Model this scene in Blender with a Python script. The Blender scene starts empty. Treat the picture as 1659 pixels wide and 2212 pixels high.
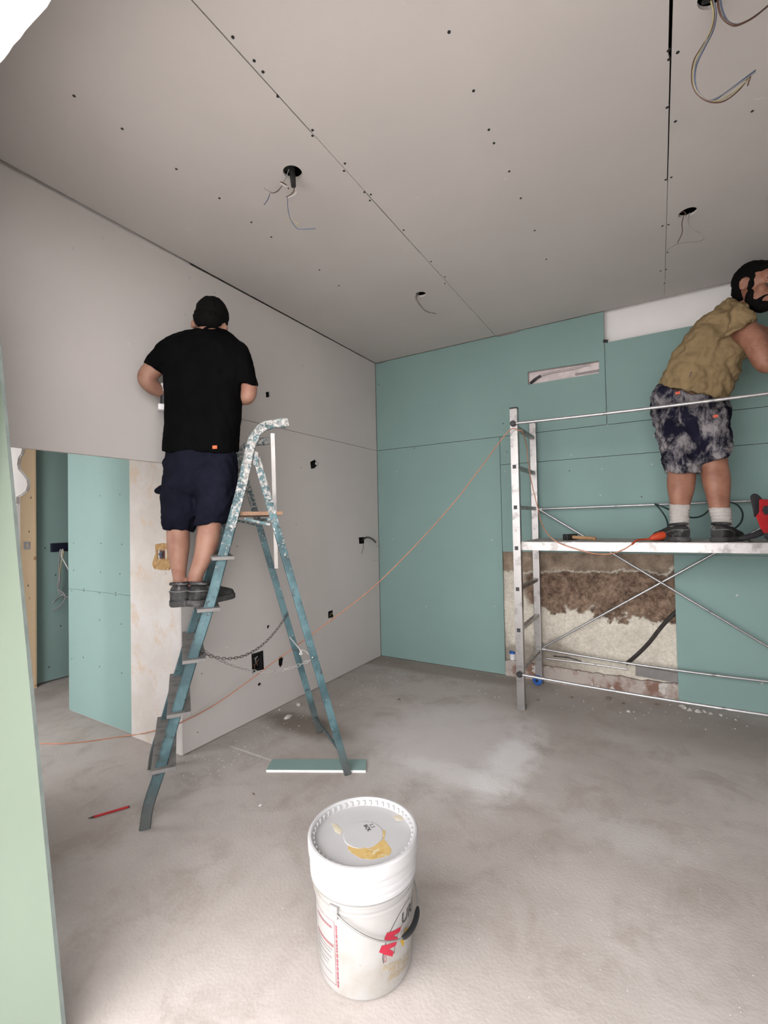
import bpy, bmesh, math, random
import numpy as np
from mathutils import Vector, Matrix, noise
from mathutils.geometry import tessellate_polygon

# ------------------------------------------------------------------ camera
SC = bpy.context.scene
COL = SC.collection
PP = (829.5, 1106.0)
F = 991.35                      # focal length in pixels of the 1659 x 2212 frame
H = 1.3                         # camera height
_R = np.array([[0.85815016, 0.02792414, 0.51263881],
               [0.51301009, -0.00779256, -0.85834721],
               [-0.01997384, 0.99957967, -0.02101255]])
CAM = Vector((0, 0, H))
camd = bpy.data.cameras.new('camera')
camd.sensor_fit = 'HORIZONTAL'; camd.sensor_width = 36.0; camd.lens = 36.0 * F / 1659.0
camd.clip_start = 0.02
camo = bpy.data.objects.new('camera', camd); COL.objects.link(camo)
_m = Matrix([list(r) for r in _R]).to_4x4(); _m.translation = CAM
camo.matrix_world = _m
SC.camera = camo

# ------------------------------------------------------------------ world, light, exposure
SC.view_settings.view_transform = 'Standard'
SC.view_settings.look = 'None'
SC.view_settings.gamma = 1.0
SC.view_settings.use_curve_mapping = False
SC.view_settings.exposure = 1.58
w = bpy.data.worlds.new('overcast_sky'); SC.world = w; w.use_nodes = True
bg = w.node_tree.nodes['Background']
bg.inputs[0].default_value = (1.0, 0.98, 0.995, 1); bg.inputs[1].default_value = 3.0
ld = bpy.data.lights.new('opening_portal', 'AREA'); ld.shape = 'RECTANGLE'
ld.size = 2.17; ld.size_y = 2.5; ld.cycles.is_portal = True
lo = bpy.data.objects.new('opening_portal', ld); COL.objects.link(lo)
lo.location = (-0.485, 0.18, 1.25); lo.rotation_euler = (math.radians(90), 0, 0)

# ------------------------------------------------------------------ room sizes
LX, BY, C = -2.343, 3.811, 2.855         # left wall plane, back wall plane, ceiling height
RXW = 2.05                               # right wall
PY = 1.652                               # end of the left wall (old masonry end face)
FY0, FY1 = 0.18, 0.5                     # front wall with the wide opening

# ------------------------------------------------------------------ geometry helpers
def ray(px, py):
    c = np.array([(px - PP[0]) / F, -(py - PP[1]) / F, -1.0]); return Vector(_R @ c)
def U(px, py, d):                        # a point at axial distance d in the direction of a pixel
    return CAM + ray(px, py) * d
def on(px, py, ax, val):                 # the point of a plane in the direction of a pixel
    r = ray(px, py); i = 'xyz'.index(ax); return CAM + r * ((val - CAM[i]) / r[i])
def dep(P):
    return -float((_R.T @ np.array(Vector(P) - CAM))[2])

class MB:
    def __init__(s): s.v = []; s.f = []
    def add(s, v, f):
        o = len(s.v); s.v += [Vector(p) for p in v]; s.f += [tuple(i + o for i in q) for q in f]; return s
    def box(s, c, size, rot=None, bev=0.0):
        bm = bmesh.new(); bmesh.ops.create_cube(bm, size=1.0)
        for p in bm.verts: p.co = Vector((p.co.x * size[0], p.co.y * size[1], p.co.z * size[2]))
        if bev: bmesh.ops.bevel(bm, geom=bm.edges[:], offset=bev, segments=2, profile=0.7, affect='EDGES')
        M = rot if rot else Matrix.Identity(3)
        bm.verts.index_update()
        vs = [M @ p.co + Vector(c) for p in bm.verts]; fs = [[p.index for p in q.verts] for q in bm.faces]
        bm.free(); return s.add(vs, fs)
    def span(s, lo, hi, bev=0.0):
        lo = Vector(lo); hi = Vector(hi); return s.box((lo + hi) / 2, hi - lo, None, bev)
    def bar(s, p0, p1, wx, wy, side, bev=0.0):   # box bar from p0 to p1, wx along side
        p0 = Vector(p0); p1 = Vector(p1); z = (p1 - p0); L = z.length; z.normalize()
        x = Vector(side); x = (x - z * x.dot(z)).normalized(); y = z.cross(x)
        return s.box((p0 + p1) / 2, (wx, wy, L), Matrix((x, y, z)).transposed(), bev)
    def loft(s, rings, caps=True):               # rings: lists of points
        n = len(rings[0]); o = len(s.v)
        for r in rings: s.v += [Vector(p) for p in r]
        for i in range(len(rings) - 1):
            for j in range(n):
                a = o + i * n + j; b = o + i * n + (j + 1) % n
                s.f.append((a, b, b + n, a + n))
        if caps:
            s.f.append(tuple(o + j for j in reversed(range(n))))
            s.f.append(tuple(o + (len(rings) - 1) * n + j for j in range(n)))
        return s
    def tube(s, pts, r, n=8, flat=1.0, up=None, caps=True):
        pts = [Vector(p) for p in pts]; rs = r if isinstance(r, (list, tuple)) else [r] * len(pts)
        t0 = (pts[1] - pts[0]).normalized()
        ref = Vector(up) if up else (Vector((0, 0, 1)) if abs(t0.z) < .9 else Vector((1, 0, 0)))
        x = (ref - t0 * ref.dot(t0)).normalized(); rings = []
        for i, p in enumerate(pts):
            t = (pts[min(i + 1, len(pts) - 1)] - pts[max(i - 1, 0)])
            t = t.normalized() if t.length > 1e-9 else t0
            x = x - t * x.dot(t)
            x = x.normalized() if x.length > 1e-6 else t.orthogonal().normalized()
            y = t.cross(x)
            rings.append([p + x * math.cos(a) * rs[i] + y * math.sin(a) * rs[i] * flat for a in [2 * math.pi * k / n for k in range(n)]])
        return s.loft(rings, caps)
    def cyl(s, p0, p1, r0, r1=None, n=16): return s.tube([p0, p1], [r0, r0 if r1 is None else r1], n)
    def lathe(s, prof, c, axis=(0, 0, 1), n=48):
        z = Vector(axis).normalized(); x = z.orthogonal().normalized() if abs(z.z) < .99 else Vector((1, 0, 0)); y = z.cross(x); c = Vector(c)
        rings = [[c + z * h + (x * math.cos(2 * math.pi * k / n) + y * math.sin(2 * math.pi * k / n)) * max(r, 1e-4) for k in range(n)] for r, h in prof]
        return s.loft(rings)
    def ell(s, c, ax, n=20, m=12, p=2.0):        # ellipsoid with three axis vectors
        c = Vector(c); a, b, d = [Vector(q) for q in ax]; rings = []
        def sg(t): return math.copysign(abs(t) ** (2.0 / p), t)
        for i in range(m + 1):
            th = math.pi * (i + .02) / (m + .04); rings.append([c + a * sg(math.cos(2 * math.pi * k / n)) * math.sin(th) + b * sg(math.sin(2 * math.pi * k / n)) * math.sin(th) + d * math.cos(th) for k in range(n)])
        return s.loft(rings)
    def prism(s, poly, mapf, t0, t1):            # polygon in (u, v) extruded between two offsets
        n = len(poly); v = [mapf(u, w_, t0) for u, w_ in poly] + [mapf(u, w_, t1) for u, w_ in poly]
        return s.add(v, [tuple(range(n)), tuple(range(2 * n - 1, n - 1, -1))] + [(i, i + n, (i + 1) % n + n, (i + 1) % n) for i in range(n)])
    def holed(s, outer, holes, mapf, t0, t1):    # board with holes
        loops = [list(outer)] + [list(h) for h in holes]
        flat = [p for L_ in loops for p in L_]; N_ = len(flat)
        tris = tessellate_polygon([[Vector((p[0], p[1], 0)) for p in L_] for L_ in loops])
        v = [mapf(u, w_, t0) for u, w_ in flat] + [mapf(u, w_, t1) for u, w_ in flat]
        f = [tuple(t) for t in tris] + [tuple(i + N_ for i in reversed(t)) for t in tris]
        o = 0
        for L_ in loops:
            n = len(L_)
            for i in range(n): a = o + i; b = o + (i + 1) % n; f.append((a, b, b + N_, a + N_))
            o += n
        return s.add(v, f)
    def mesh(s, name, smooth=None):
        me = bpy.data.meshes.new(name); me.from_pydata([tuple(p) for p in s.v], [], s.f)
        bm = bmesh.new(); bm.from_mesh(me); bmesh.ops.recalc_face_normals(bm, faces=bm.faces[:]); bm.to_mesh(me); bm.free()
        if smooth is not None:
            me.polygons.foreach_set('use_smooth', [True] * len(me.polygons)); me.set_sharp_from_angle(angle=math.radians(smooth))
        return me
    def build(s, name, mat, parent=None, smooth=None, centre=True): return put(name, s.mesh(name, smooth), mat, parent, centre)

def wloc(o):
    p = Vector(o.location)
    while o.parent: o = o.parent; p += Vector(o.location)
    return p
def put(name, me, mat, parent=None, centre=True):
    o = bpy.data.objects.new(name, me); COL.objects.link(o)
    if mat:
        for m_ in (mat if isinstance(mat, list) else [mat]): me.materials.append(m_)
    c = Vector((0, 0, 0))
    if centre and len(me.vertices):
        co = np.empty(len(me.vertices) * 3); me.vertices.foreach_get('co', co); co = co.reshape(-1, 3)
        c = Vector(((co[:, 0].min() + co[:, 0].max()) / 2, (co[:, 1].min() + co[:, 1].max()) / 2, co[:, 2].min()))
        co -= np.array(c); me.vertices.foreach_set('co', co.ravel()); me.update()
    if parent: o.parent = parent; o.location = c - wloc(parent)
    else: o.location = c
    return o
def tag(o, label, cat=None, group=None, kind=None):
    o['label'] = label
    if cat: o['category'] = cat
    if group: o['group'] = group
    if kind: o['kind'] = kind
    return o
def thing(name, loc, label, cat, group=None):
    o = bpy.data.objects.new(name, None); COL.objects.link(o); o.location = loc; o.empty_display_size = .1
    return tag(o, label, cat, group)
def stuff(o): o['kind'] = 'stuff'; return o
def spline(pts, k=6):                    # Catmull-Rom
    P = [Vector(p) for p in pts]; P = [P[0] * 2 - P[1]] + P + [P[-1] * 2 - P[-2]]; out = []
    for i in range(1, len(P) - 2):
        a, b, c, d = P[i - 1:i + 3]
        for j in range(k):
            t = j / k; out.append(.5 * ((2 * b) + (c - a) * t + (2 * a - 5 * b + 4 * c - d) * t * t + (3 * b - a - 3 * c + d) * t ** 3))
    out.append(P[-2]); return out
def circ(u, v, r, n=20, jit=0.0, seed=1):
    rr = random.Random(seed); return [(u + r * (1 + jit * rr.uniform(-1, 1)) * math.cos(2 * math.pi * k / n), v + r * (1 + jit * rr.uniform(-1, 1)) * math.sin(2 * math.pi * k / n)) for k in range(n)]
def rect(u0, v0, u1, v1): return [(u0, v0), (u1, v0), (u1, v1), (u0, v1)]

# ------------------------------------------------------------------ material helpers
class NT:
    def __init__(s, name):
        s.m = bpy.data.materials.new(name); s.m.use_nodes = True; s.t = s.m.node_tree; s.b = s.t.nodes['Principled BSDF']; s._pos = None
    def new(s, k): return s.t.nodes.new(k)
    def lk(s, a, b): s.t.links.new(a, b)
    def coord(s, world=False):
        if world: return s.new('ShaderNodeNewGeometry').outputs['Position']
        return s.new('ShaderNodeTexCoord').outputs['Object']
    def mapping(s, co, loc=(0, 0, 0), rot=(0, 0, 0), scale=(1, 1, 1)):
        n = s.new('ShaderNodeMapping'); n.vector_type = 'POINT'; s.lk(co, n.inputs[0])
        n.inputs[1].default_value = loc; n.inputs[2].default_value = rot; n.inputs[3].default_value = scale; return n.outputs[0]
    def noise(s, co, scale, detail=4, rough=.55, dist=0.0):
        n = s.new('ShaderNodeTexNoise'); s.lk(co, n.inputs['Vector']); n.inputs['Scale'].default_value = scale
        n.inputs['Detail'].default_value = detail; n.inputs['Roughness'].default_value = rough; n.inputs['Distortion'].default_value = dist; return n.outputs[0]
    def step(s, v, a, b, lo=0.0, hi=1.0):
        n = s.new('ShaderNodeMapRange'); n.interpolation_type = 'SMOOTHSTEP'; s.lk(v, n.inputs[0])
        for i, q in zip((1, 2, 3, 4), (a, b, lo, hi)): n.inputs[i].default_value = q
        return n.outputs[0]
    def math(s, op, a, b=None):
        n = s.new('ShaderNodeMath'); n.operation = op
        for i, q in enumerate((a, b)):
            if q is None: continue
            if isinstance(q, (int, float)): n.inputs[i].default_value = q
            else: s.lk(q, n.inputs[i])
        return n.outputs[0]
    def mix(s, fac, a, b):
        n = s.new('ShaderNodeMix'); n.data_type = 'RGBA'
        for i, q in ((0, fac), (6, a), (7, b)):
            if isinstance(q, (int, float)): n.inputs[i].default_value = q
            elif isinstance(q, tuple): n.inputs[i].default_value = (*q, 1)
            else: s.lk(q, n.inputs[i])
        return n.outputs[2]
    def ball(s, co, c, r, rot=0.0, wob=None, amp=0.0):   # 1 inside an ellipsoid, fading outside
        q = s.mapping(co, tuple(-x for x in c)); q = s.mapping(q, (0, 0, 0), (0, 0, -rot), tuple(1 / x for x in r))
        n = s.new('ShaderNodeVectorMath'); n.operation = 'LENGTH'; s.lk(q, n.inputs[0]); v = n.outputs['Value']
        if wob is not None: v = s.math('ADD', v, s.math('MULTIPLY', s.math('SUBTRACT', wob, .5), amp))
        return v
    def bump(s, h, strength, dist=.01):
        n = s.new('ShaderNodeBump'); n.inputs['Strength'].default_value = strength; n.inputs['Distance'].default_value = dist
        s.lk(h, n.inputs['Height']); s.lk(n.outputs[0], s.b.inputs['Normal'])
    def done(s, col, rough=.7, metal=0.0, spec=.5):
        if isinstance(col, tuple): s.b.inputs['Base Color'].default_value = (*col, 1)
        else: s.lk(col, s.b.inputs['Base Color'])
        if isinstance(rough, (int, float)): s.b.inputs['Roughness'].default_value = rough
        else: s.lk(rough, s.b.inputs['Roughness'])
        s.b.inputs['Metallic'].default_value = metal; s.b.inputs['Specular IOR Level'].default_value = spec
        return s.m
def lin(r, g, b):
    return tuple(((c / 255 + .055) / 1.055) ** 2.4 if c > 10 else c / 255 / 12.92 for c in (r, g, b))
def sc(c, k): return tuple(min(1, x * k) for x in c)
def simple(name, col, rough=.6, metal=0.0, var=.12, scale=14, bump=0.0, bscale=60, spec=.5):
    t = NT(name); co = t.coord(); c = t.mix(t.step(t.noise(co, scale), .3, .7), sc(col, 1 - var), sc(col, 1 + var))
    if bump: t.bump(t.noise(co, bscale, 5), bump, .004)
    return t.done(c, rough, metal, spec)
def dirty(name, col, dirt, amount=.5, scale=9, rough=.6, metal=0.0, dirt2=None, s2=30, a2=.62, bump=.1):
    t = NT(name); co = t.coord(); n1 = t.noise(co, scale, 6, .65); c = t.mix(t.step(n1, amount, amount + .16), col, dirt)
    if dirt2: c = t.mix(t.step(t.noise(co, s2, 3, .5), a2, a2 + .05), c, dirt2)
    t.bump(t.noise(co, scale * 6, 5), bump, .003)
    return t.done(c, rough, metal)

def board_mat(name, col):
    t = NT(name); co = t.coord(True)
    c = t.mix(t.step(t.noise(co, 1.3, 5, .6), .3, .7), sc(col, .965), sc(col, 1.03))
    c = t.mix(t.step(t.noise(co, 9, 4, .6, .6), .70, .80), c, sc(col, 1.14))
    t.bump(t.noise(co, 180, 3), .04, .002)
    return t.done(c, .85, 0, .25)
M = {}
M['grey_board'] = board_mat('grey_plasterboard', (.52, .487, .465))
M['green_board'] = board_mat('green_plasterboard', (.205, .303, .283))
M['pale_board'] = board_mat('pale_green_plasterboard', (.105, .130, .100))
M['board_core'] = simple('gypsum_core', (.72, .72, .70), .9)
M['white'] = simple('white_paint', (.78, .76, .745), .8, var=.03, scale=3)
M['dark'] = simple('painted_cavity_shade', (.012, .011, .010), .9)  # near-black colour that paints the shade behind the boards
M['screw'] = simple('dark_screw', (.02, .02, .02), .5)
M['filler'] = simple('grey_filler_dot', (.42, .42, .41), .9)
M['black'] = simple('black_plastic', (.012, .012, .013), .5)
M['alu'] = dirty('aluminium', (.33, .315, .305), (.20, .19, .18), .5, 12, .36, .75, (.42, .41, .40), 26, .68)
M['steel'] = dirty('galvanised_rod', (.42, .42, .42), (.25, .245, .24), .55, 20, .38, .7, (.5, .49, .48), 30, .6)
M['wire_grey'] = simple('grey_wire', (.24, .24, .245), .5)
M['wire_blue'] = simple('blue_wire', (.075, .10, .16), .5)
M['wire_brown'] = simple('brown_wire', (.09, .045, .03), .5)
M['wire_yellow'] = simple('yellow_wire', (.34, .31, .17), .5)
M['wire_white'] = simple('white_wire', (.55, .54, .52), .5)
M['orange_cord'] = simple('orange_cord', (.42, .185, .11), .6)
M['orange'] = simple('orange_plastic', (.45, .05, .014), .5)
M['pine'] = dirty('pine_wood', (.50, .38, .24), (.42, .30, .17), .55, 4, .7, 0, (.3, .18, .09), 12, .70)
M['ply'] = dirty('old_plywood', (.24, .14, .085), (.17, .095, .055), .5, 14, .7, 0, (.4, .36, .32), 40, .66)
M['handle_wood'] = dirty('hammer_handle_wood', (.40, .24, .12), (.28, .16, .08), .5, 20, .6)
M['iron'] = simple('dark_iron', (.03, .03, .032), .45, .6)
def old_plaster():
    t = NT('old_white_plaster'); co = t.coord(True)
    c = t.mix(t.step(t.noise(co, 3.2, 6, .6), .35, .7), (.56, .535, .515), (.475, .44, .40))
    c = t.mix(t.step(t.noise(t.mapping(co, scale=(1.6, 1, 1)), 11, 6, .75, .4), .665, .70), c, (.10, .10, .10))
    c = t.mix(t.math('MULTIPLY', t.step(t.noise(co, 5.5, 5, .7), .52, .66), .55), c, (.50, .37, .25))
    t.bump(t.noise(co, 40, 6), .25, .006); return t.done(c, .9, 0, .2)
M['old_plaster'] = old_plaster()
def ladder_paint():
    t = NT('splattered_blue_ladder_paint'); co = t.coord(True)
    c = t.mix(t.step(t.noise(co, 7, 4), .35, .62), (.030, .072, .082), (.078, .155, .172))
    sep = t.new('ShaderNodeSeparateXYZ'); t.lk(co, sep.inputs[0])
    hz = t.step(sep.outputs[2], .85, 1.6, .0, .19)                # more plaster splashes towards the top
    c = t.mix(t.step(t.noise(co, 22, 6, .7), .53, .66), c, (.032, .042, .042))
    thr = t.math('ADD', t.noise(co, 46, 7, .72, .4), hz)
    spl = t.mix(t.step(t.noise(co, 60, 5, .7), .35, .65), (.16, .155, .145), (.46, .45, .43))
    c = t.mix(t.step(thr, .63, .69), c, spl)
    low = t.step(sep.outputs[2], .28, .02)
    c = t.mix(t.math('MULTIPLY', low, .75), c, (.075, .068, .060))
    t.bump(t.noise(co, 60, 5), .35, .006); return t.done(c, .6)
M['ladder'] = ladder_paint()
M['step'] = dirty('dusty_step', (.18, .174, .166), (.12, .116, .112), .5, 10, .8)
def floor_mat():
    t = NT('dusty_concrete_floor'); co = t.coord(True)
    n1 = t.noise(co, 1.1, 7, .6); n2 = t.noise(co, 4.2, 7, .7, .5); n3 = t.noise(co, 26, 4, .7)
    c = t.mix(t.step(n1, .35, .65), (.365, .328, .303), (.455, .417, .393))
    c = t.mix(t.math('MULTIPLY', t.step(n2, .46, .70), .5), c, (.27, .229, .197))
    c = t.mix(t.math('MULTIPLY', t.step(n3, .55, .75), .35), c, (.46, .44, .425))
    def P(x, y): return tuple(on(x, y, 'z', 0))
    a = t.ball(co, P(960, 1590), (.62, .80, 1), math.radians(22), n2, .8)        # plaster dust, with the pool of daylight painted into its colour
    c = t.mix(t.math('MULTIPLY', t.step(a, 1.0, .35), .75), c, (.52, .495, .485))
    a = t.ball(co, P(1105, 1640), (.15, .52, 1), math.radians(-26), n2, 1.5)  # bright right border of the patch, dust and painted light together
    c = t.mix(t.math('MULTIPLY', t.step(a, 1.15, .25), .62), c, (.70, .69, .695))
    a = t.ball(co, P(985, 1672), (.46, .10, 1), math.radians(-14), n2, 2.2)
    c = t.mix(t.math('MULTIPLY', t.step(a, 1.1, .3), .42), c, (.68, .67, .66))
    a = t.ball(co, P(535, 1625), (.26, .012, 1), math.radians(58), n2, .9)
    c = t.mix(t.math('MULTIPLY', t.step(a, 1.1, .4), .6), c, (.66, .65, .64))
    a = t.ball(co, P(660, 1565), (.42, .16, 1), math.radians(52), n2, 1.2)          # damp brown stain by the left wall
    c = t.mix(t.math('MULTIPLY', t.step(a, 1.15, .4), .72), c, (.125, .098, .072))
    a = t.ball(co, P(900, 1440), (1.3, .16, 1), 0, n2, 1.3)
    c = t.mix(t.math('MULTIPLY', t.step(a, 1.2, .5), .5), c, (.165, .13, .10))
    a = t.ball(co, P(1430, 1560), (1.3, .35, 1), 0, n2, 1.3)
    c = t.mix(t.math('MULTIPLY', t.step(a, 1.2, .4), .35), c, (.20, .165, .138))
    a = t.ball(co, P(1340, 1800), (.30, .16, 1), .3, n2, 1.8)
    c = t.mix(t.math('MULTIPLY', t.step(a, 1.1, .3), .35), c, (.5, .48, .465))
    h = t.math('ADD', t.math('MULTIPLY', n3, .5), t.noise(co, 90, 4)); t.bump(h, .22, .004)
    return t.done(c, .88, 0, .25)
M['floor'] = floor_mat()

# ================================================================== the setting
def struct(o, label): o['kind'] = 'structure'; o['label'] = label; return o
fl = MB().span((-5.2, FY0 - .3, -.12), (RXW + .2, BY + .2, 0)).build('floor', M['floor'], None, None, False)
tr = MB().span((-9, -9, -.12), (9, FY0 - .3, -.002)).span((RXW + .2, FY0 - .3, -.12), (9, 9, -.002)).build('floor_bounce_ground', simple('pale_bounce_ground', (.62, .59, .56), .9, var=.06, scale=4), None, None, False)  # outside ground laid in a pale colour to bounce light onto the ceiling
tr['kind'] = 'structure'; tr['label'] = 'unseen pale ground added outside the opening to bounce light'
struct(fl, 'dusty bare concrete floor with white plaster dust and a painted patch of daylight')

mz = lambda u, v, t: Vector((u, v, t))           # ceiling boards: u = x, v = y
mx = lambda u, v, t: Vector((t, u, v))           # left wall boards: u = y, v = z
my = lambda u, v, t: Vector((u, t, v))           # back wall boards: u = x, v = z
TB = .0125

def dots(pix, ax, val, mat, parent, r=.0045, name='screw_heads', nrm=None, t=.0012):
    mb = MB(); n = Vector(nrm)
    for q in pix:
        p = on(q[0], q[1], ax, val); mb.cyl(p + n * t, p - n * .004, r, None, 10)
    o = mb.build(name, mat, parent); stuff(o); return o

# ---- ceiling: slab with three columns of grey boards, holes for the lamp cables
ceil = MB().span((LX - .5, FY0, C + .16), (RXW + .2, BY + .3, C + .26)).build('ceiling', M['dark'])
struct(ceil, 'grey plasterboard ceiling with open joints and cable holes')
J1, J2 = -1.142, .081
def hole_c(px, py): p = on(px, py, 'z', C); return (p.x, p.y)
H1 = hole_c(632, 373); H2 = hole_c(909, 636); H3 = hole_c(1486, 459); H4 = hole_c(1545, -14)
yA = on(420, 0, 'z', C).y; yB = on(680, 290, 'z', C).y; yC = on(800, 420, 'z', C).y; yD = on(1444, 388, 'z', C).y; yE = on(1453, 115, 'z', C).y
g = .0035
b1 = [(LX + .011, FY1), (LX + .006, BY - .004), (J1 - .0015, BY - .004), (J1 - .0015, 2.4), (J1 - g, 2.35), (J1 - g, yC), (J1 - .001, yC - .02), (J1 - .001, yB), (J1 - g, yB - .03), (J1 - g, FY1)]
b2 = [(J1 + .0015, FY1), (J1 + .0015, BY - .004), (J2 - .001, BY - .004), (J2 - .001, yD + .02), (J2 - .003, yD), (J2 - .004, yE + .02), (J2 - .009, yE), (J2 - .009, FY1)]
b3 = [(J2 + .001, FY1), (J2 + .001, BY - .004), (RXW, BY - .004), (RXW, FY1)]
cb = []
for poly, holes in ((b1, [circ(*H1, .042, 24), circ(*H2, .036, 20)]), (b2, []), (b3, [circ(*H3, .040, 24), circ(*H4, .045, 20)])):
    cb.append(MB().holed(poly, holes, mz, C, C + TB).build('plasterboard', M['grey_board'], ceil))
s1 = [(503, 80), (549, 131), (568, 155), (160, 207), (264, 278), (381, 365), (474, 428), (543, 480), (600, 208), (675, 293), (743, 369), (787, 415), (799, 433), (690, 583), (732, 617), (586, 512), (961, 612)]
s2 = [(675, 281), (745, 353), (801, 420), (872, 497), (931, 565), (961, 598), (970, 69), (1023, 196), (1056, 280), (1067, 309), (1100, 370), (1125, 428), (1155, 498), (1444, 109), (1445, 128), (1441, 232), (1438, 388), (1431, 488), (1180, 560), (1427, 585)]
s3 = [(1464, 113), (1459, 262), (1450, 383), (1444, 485), (1625, 240), (1435, 612), (1439, 582), (1442, 545)]
for b, sp in zip(cb, (s1, s2, s3)): dots(sp, 'z', C, M['screw'], b, .0055, nrm=(0, 0, -1))
# steel channels above the boards, seen dark through the joints
fx = MB()
for y in (.9, 1.5, 2.1, 2.7, 3.3): fx.span((LX + .02, y - .025, C + .02), (RXW, y + .025, C + .045))
stuff(fx.build('furring_channels', M['dark'], ceil))

# ---- left wall: thick old masonry with grey boards on the room side
core = MB()
core.prism([(LX - .5, PY), (LX - .0135, PY), (LX - .0135, PY + .09), (LX - .075, PY + .09), (LX - .075, BY + .1), (LX - .5, BY + .1)], mz, 0, C + .16)
core.span((LX - .06, FY1, 1.655), (LX - .0135, PY - .0005, C + .16))
wl = core.build('wall_left', M['old_plaster'])
struct(wl, 'left wall, grey plasterboard over old plastered masonry with a passage')
ZT = 1.9945
MB().span((LX - .0745, PY + .0905, .01), (LX - .070, BY + .05, C)).build('cavity_shade_sheet', M['dark'], wl)  # black sheet added so the board holes look shaded inside
def lh(px, py): p = on(px, py, 'x', LX); return p.y, p.z
def lquad(*q): return [lh(*p) for p in q]
hbig = lquad((543, 1413), (571, 1404), (573, 1446), (545, 1455))
hsm = lquad((602, 1420), (609, 1416), (614, 1424), (612, 1437), (606, 1443), (602, 1436))
hh = [hbig, hsm,
      lquad((709, 1321), (721, 1317), (722, 1333), (709, 1336)),
      lquad((577, 1352), (582, 1349), (584, 1353), (581, 1359), (577, 1357)),
      lquad((618, 1350), (623, 1347), (624, 1352), (620, 1356)),
      lquad((775, 1161), (789, 1160), (789, 1174), (776, 1175)),
      lquad((670, 998), (681, 992), (689, 1002), (682, 1011), (672, 1013)),
      lquad((558, 1476), (563, 1474), (566, 1478), (562, 1482), (557, 1481))]
low = MB().holed([(PY, .004), (BY - .003, .004), (BY - .003, ZT - .0015), (PY + .252, ZT - .0015), (PY + .252, 1.648), (PY, 1.648)], hh, mx, LX, LX - TB).build('plasterboard', M['grey_board'], wl)
hup = lquad((574, 847), (583, 846), (584, 857), (575, 859))
up = MB().holed([(FY1 - .02, 1.65), (PY + .25, 1.65), (PY + .25, ZT + .0015), (BY - .003, ZT + .0015), (BY - .003, C - .003), (FY1 - .02, C - .010)], [hup], mx, LX, LX - TB)
up = up.build('plasterboard', M['grey_board'], wl)
dots([(410, 600), (222, 515), (158, 537), (463, 632), (655, 790), (400, 680)], 'x', LX, M['filler'], up, .008, 'filler_dots', nrm=(1, 0, 0), t=.0006)
dots([(512, 1180), (427, 1582), (436, 1455), (640, 1133), (650, 1010)], 'x', LX, M['screw'], low, .0035, nrm=(1, 0, 0), t=.0008)
# switch box set in the end face of the old wall
def pe(px, py, dy=0.0): return on(px, py, 'y', PY - dy)
foam = MB()
fp = [(337, 1176), (352, 1173), (365, 1175), (372, 1180), (369, 1200), (372, 1222), (366, 1231), (350, 1231), (336, 1229), (330, 1221), (334, 1205), (338, 1196)]
hp = [(341, 1188), (362, 1187), (362, 1207), (342, 1208)]
foam.holed([(pe(*q).x, pe(*q).z) for q in fp], [[(pe(*q).x, pe(*q).z) for q in hp]], my, PY - .006, PY + .001)
fo = foam.build('box_surround', dirty('ochre_foam', (.36, .22, .09), (.25, .13, .05), .5, 40, .9, 0, (.5, .38, .2), 60, .6, .5), wl)
c0 = pe(351, 1198)
bxm = MB().box(c0 + Vector((0, .0005, 0)), (.052, .004, .052)).build('switch_box', simple('brown_box', (.10, .035, .02), .7), wl)
wm = MB()
for k in range(5):
    a = random.Random(k + 3); wm.tube(spline([c0 + Vector((a.uniform(-.014, .014), -.004 - .003 * k, a.uniform(-.02, .02))) for _ in range(4)], 4), .0022, 6)
stuff(wm.build('wire_tails', M['wire_blue'], bxm))

# ---- back wall: green boards over the old wall, one opening left bare
wb = MB().span((LX - .5, BY + .075, 0), (RXW + .1, BY + .3, C + .16)).build('wall_back', M['white'])
struct(wb, 'back wall clad in green plasterboard with an uncovered old patch')
X1, X2, X3 = -.312, -1.128, .086
sl = [on(*q, 'y', BY) for q in ((1140, 803), (1294, 779), (1294, 806), (1141, 831))]
G = .002
bk = []
def bboard(outer, holes=()):
    o = MB().holed(outer, list(holes), my, BY, BY + TB).build('plasterboard', M['green_board'], wb); bk.append(o); return o
xg0 = on(1075, 722, 'y', BY).x; xg1 = on(1121, 714, 'y', BY).x
bboard([(LX + .004, ZT + G), (X1 - G, ZT + G), (X1 - G, C - .004), (xg1, C - .004), (xg1, C - .016), (xg0, C - .016), (xg0, C - .004), (LX + .12, C - .004), (LX + .12, C - .010), (LX + .004, C - .010)], [[(p.x, p.z) for p in sl]])
bboard(rect(LX + .004, .006, X2 - G, ZT - G))
Z2, Z3, Z4 = 1.757, 1.03, 2.613
bboard(rect(X2 + G, Z2 + G, RXW, ZT - G))
bboard(rect(X2 + G, Z3, RXW, Z2 - G))
bboard(rect(X1 + G, ZT + G, RXW, Z4))
bboard(rect(X3, .006, RXW, Z3 - G))
dots([(1087, 915), (818, 830), (895, 968)], 'y', BY, M['screw'], bk[0], .005, nrm=(0, -1, 0))
dots([(1230, 1017), (1386, 1073), (1095, 976)], 'y', BY, M['screw'], bk[3], .005, nrm=(0, -1, 0))
dots([(1312, 918), (1412, 941), (1408, 1003), (1300, 1013), (1234, 983), (1297, 1070)], 'y', BY, M['filler'], bk[3], .005, 'filler_dots', nrm=(0, -1, 0), t=.0006)
dots([(857, 1018), (848, 1165), (920, 1310), (1062, 1167), (1068, 1310), (1090, 1018)], 'y', BY, M['filler'], bk[1], .005, 'filler_dots', nrm=(0, -1, 0), t=.0006)
dots([(1592, 1286), (1646, 1476)], 'y', BY, M['filler'], bk[5], .007, 'filler_dots', nrm=(0, -1, 0), t=.0006)
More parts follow.
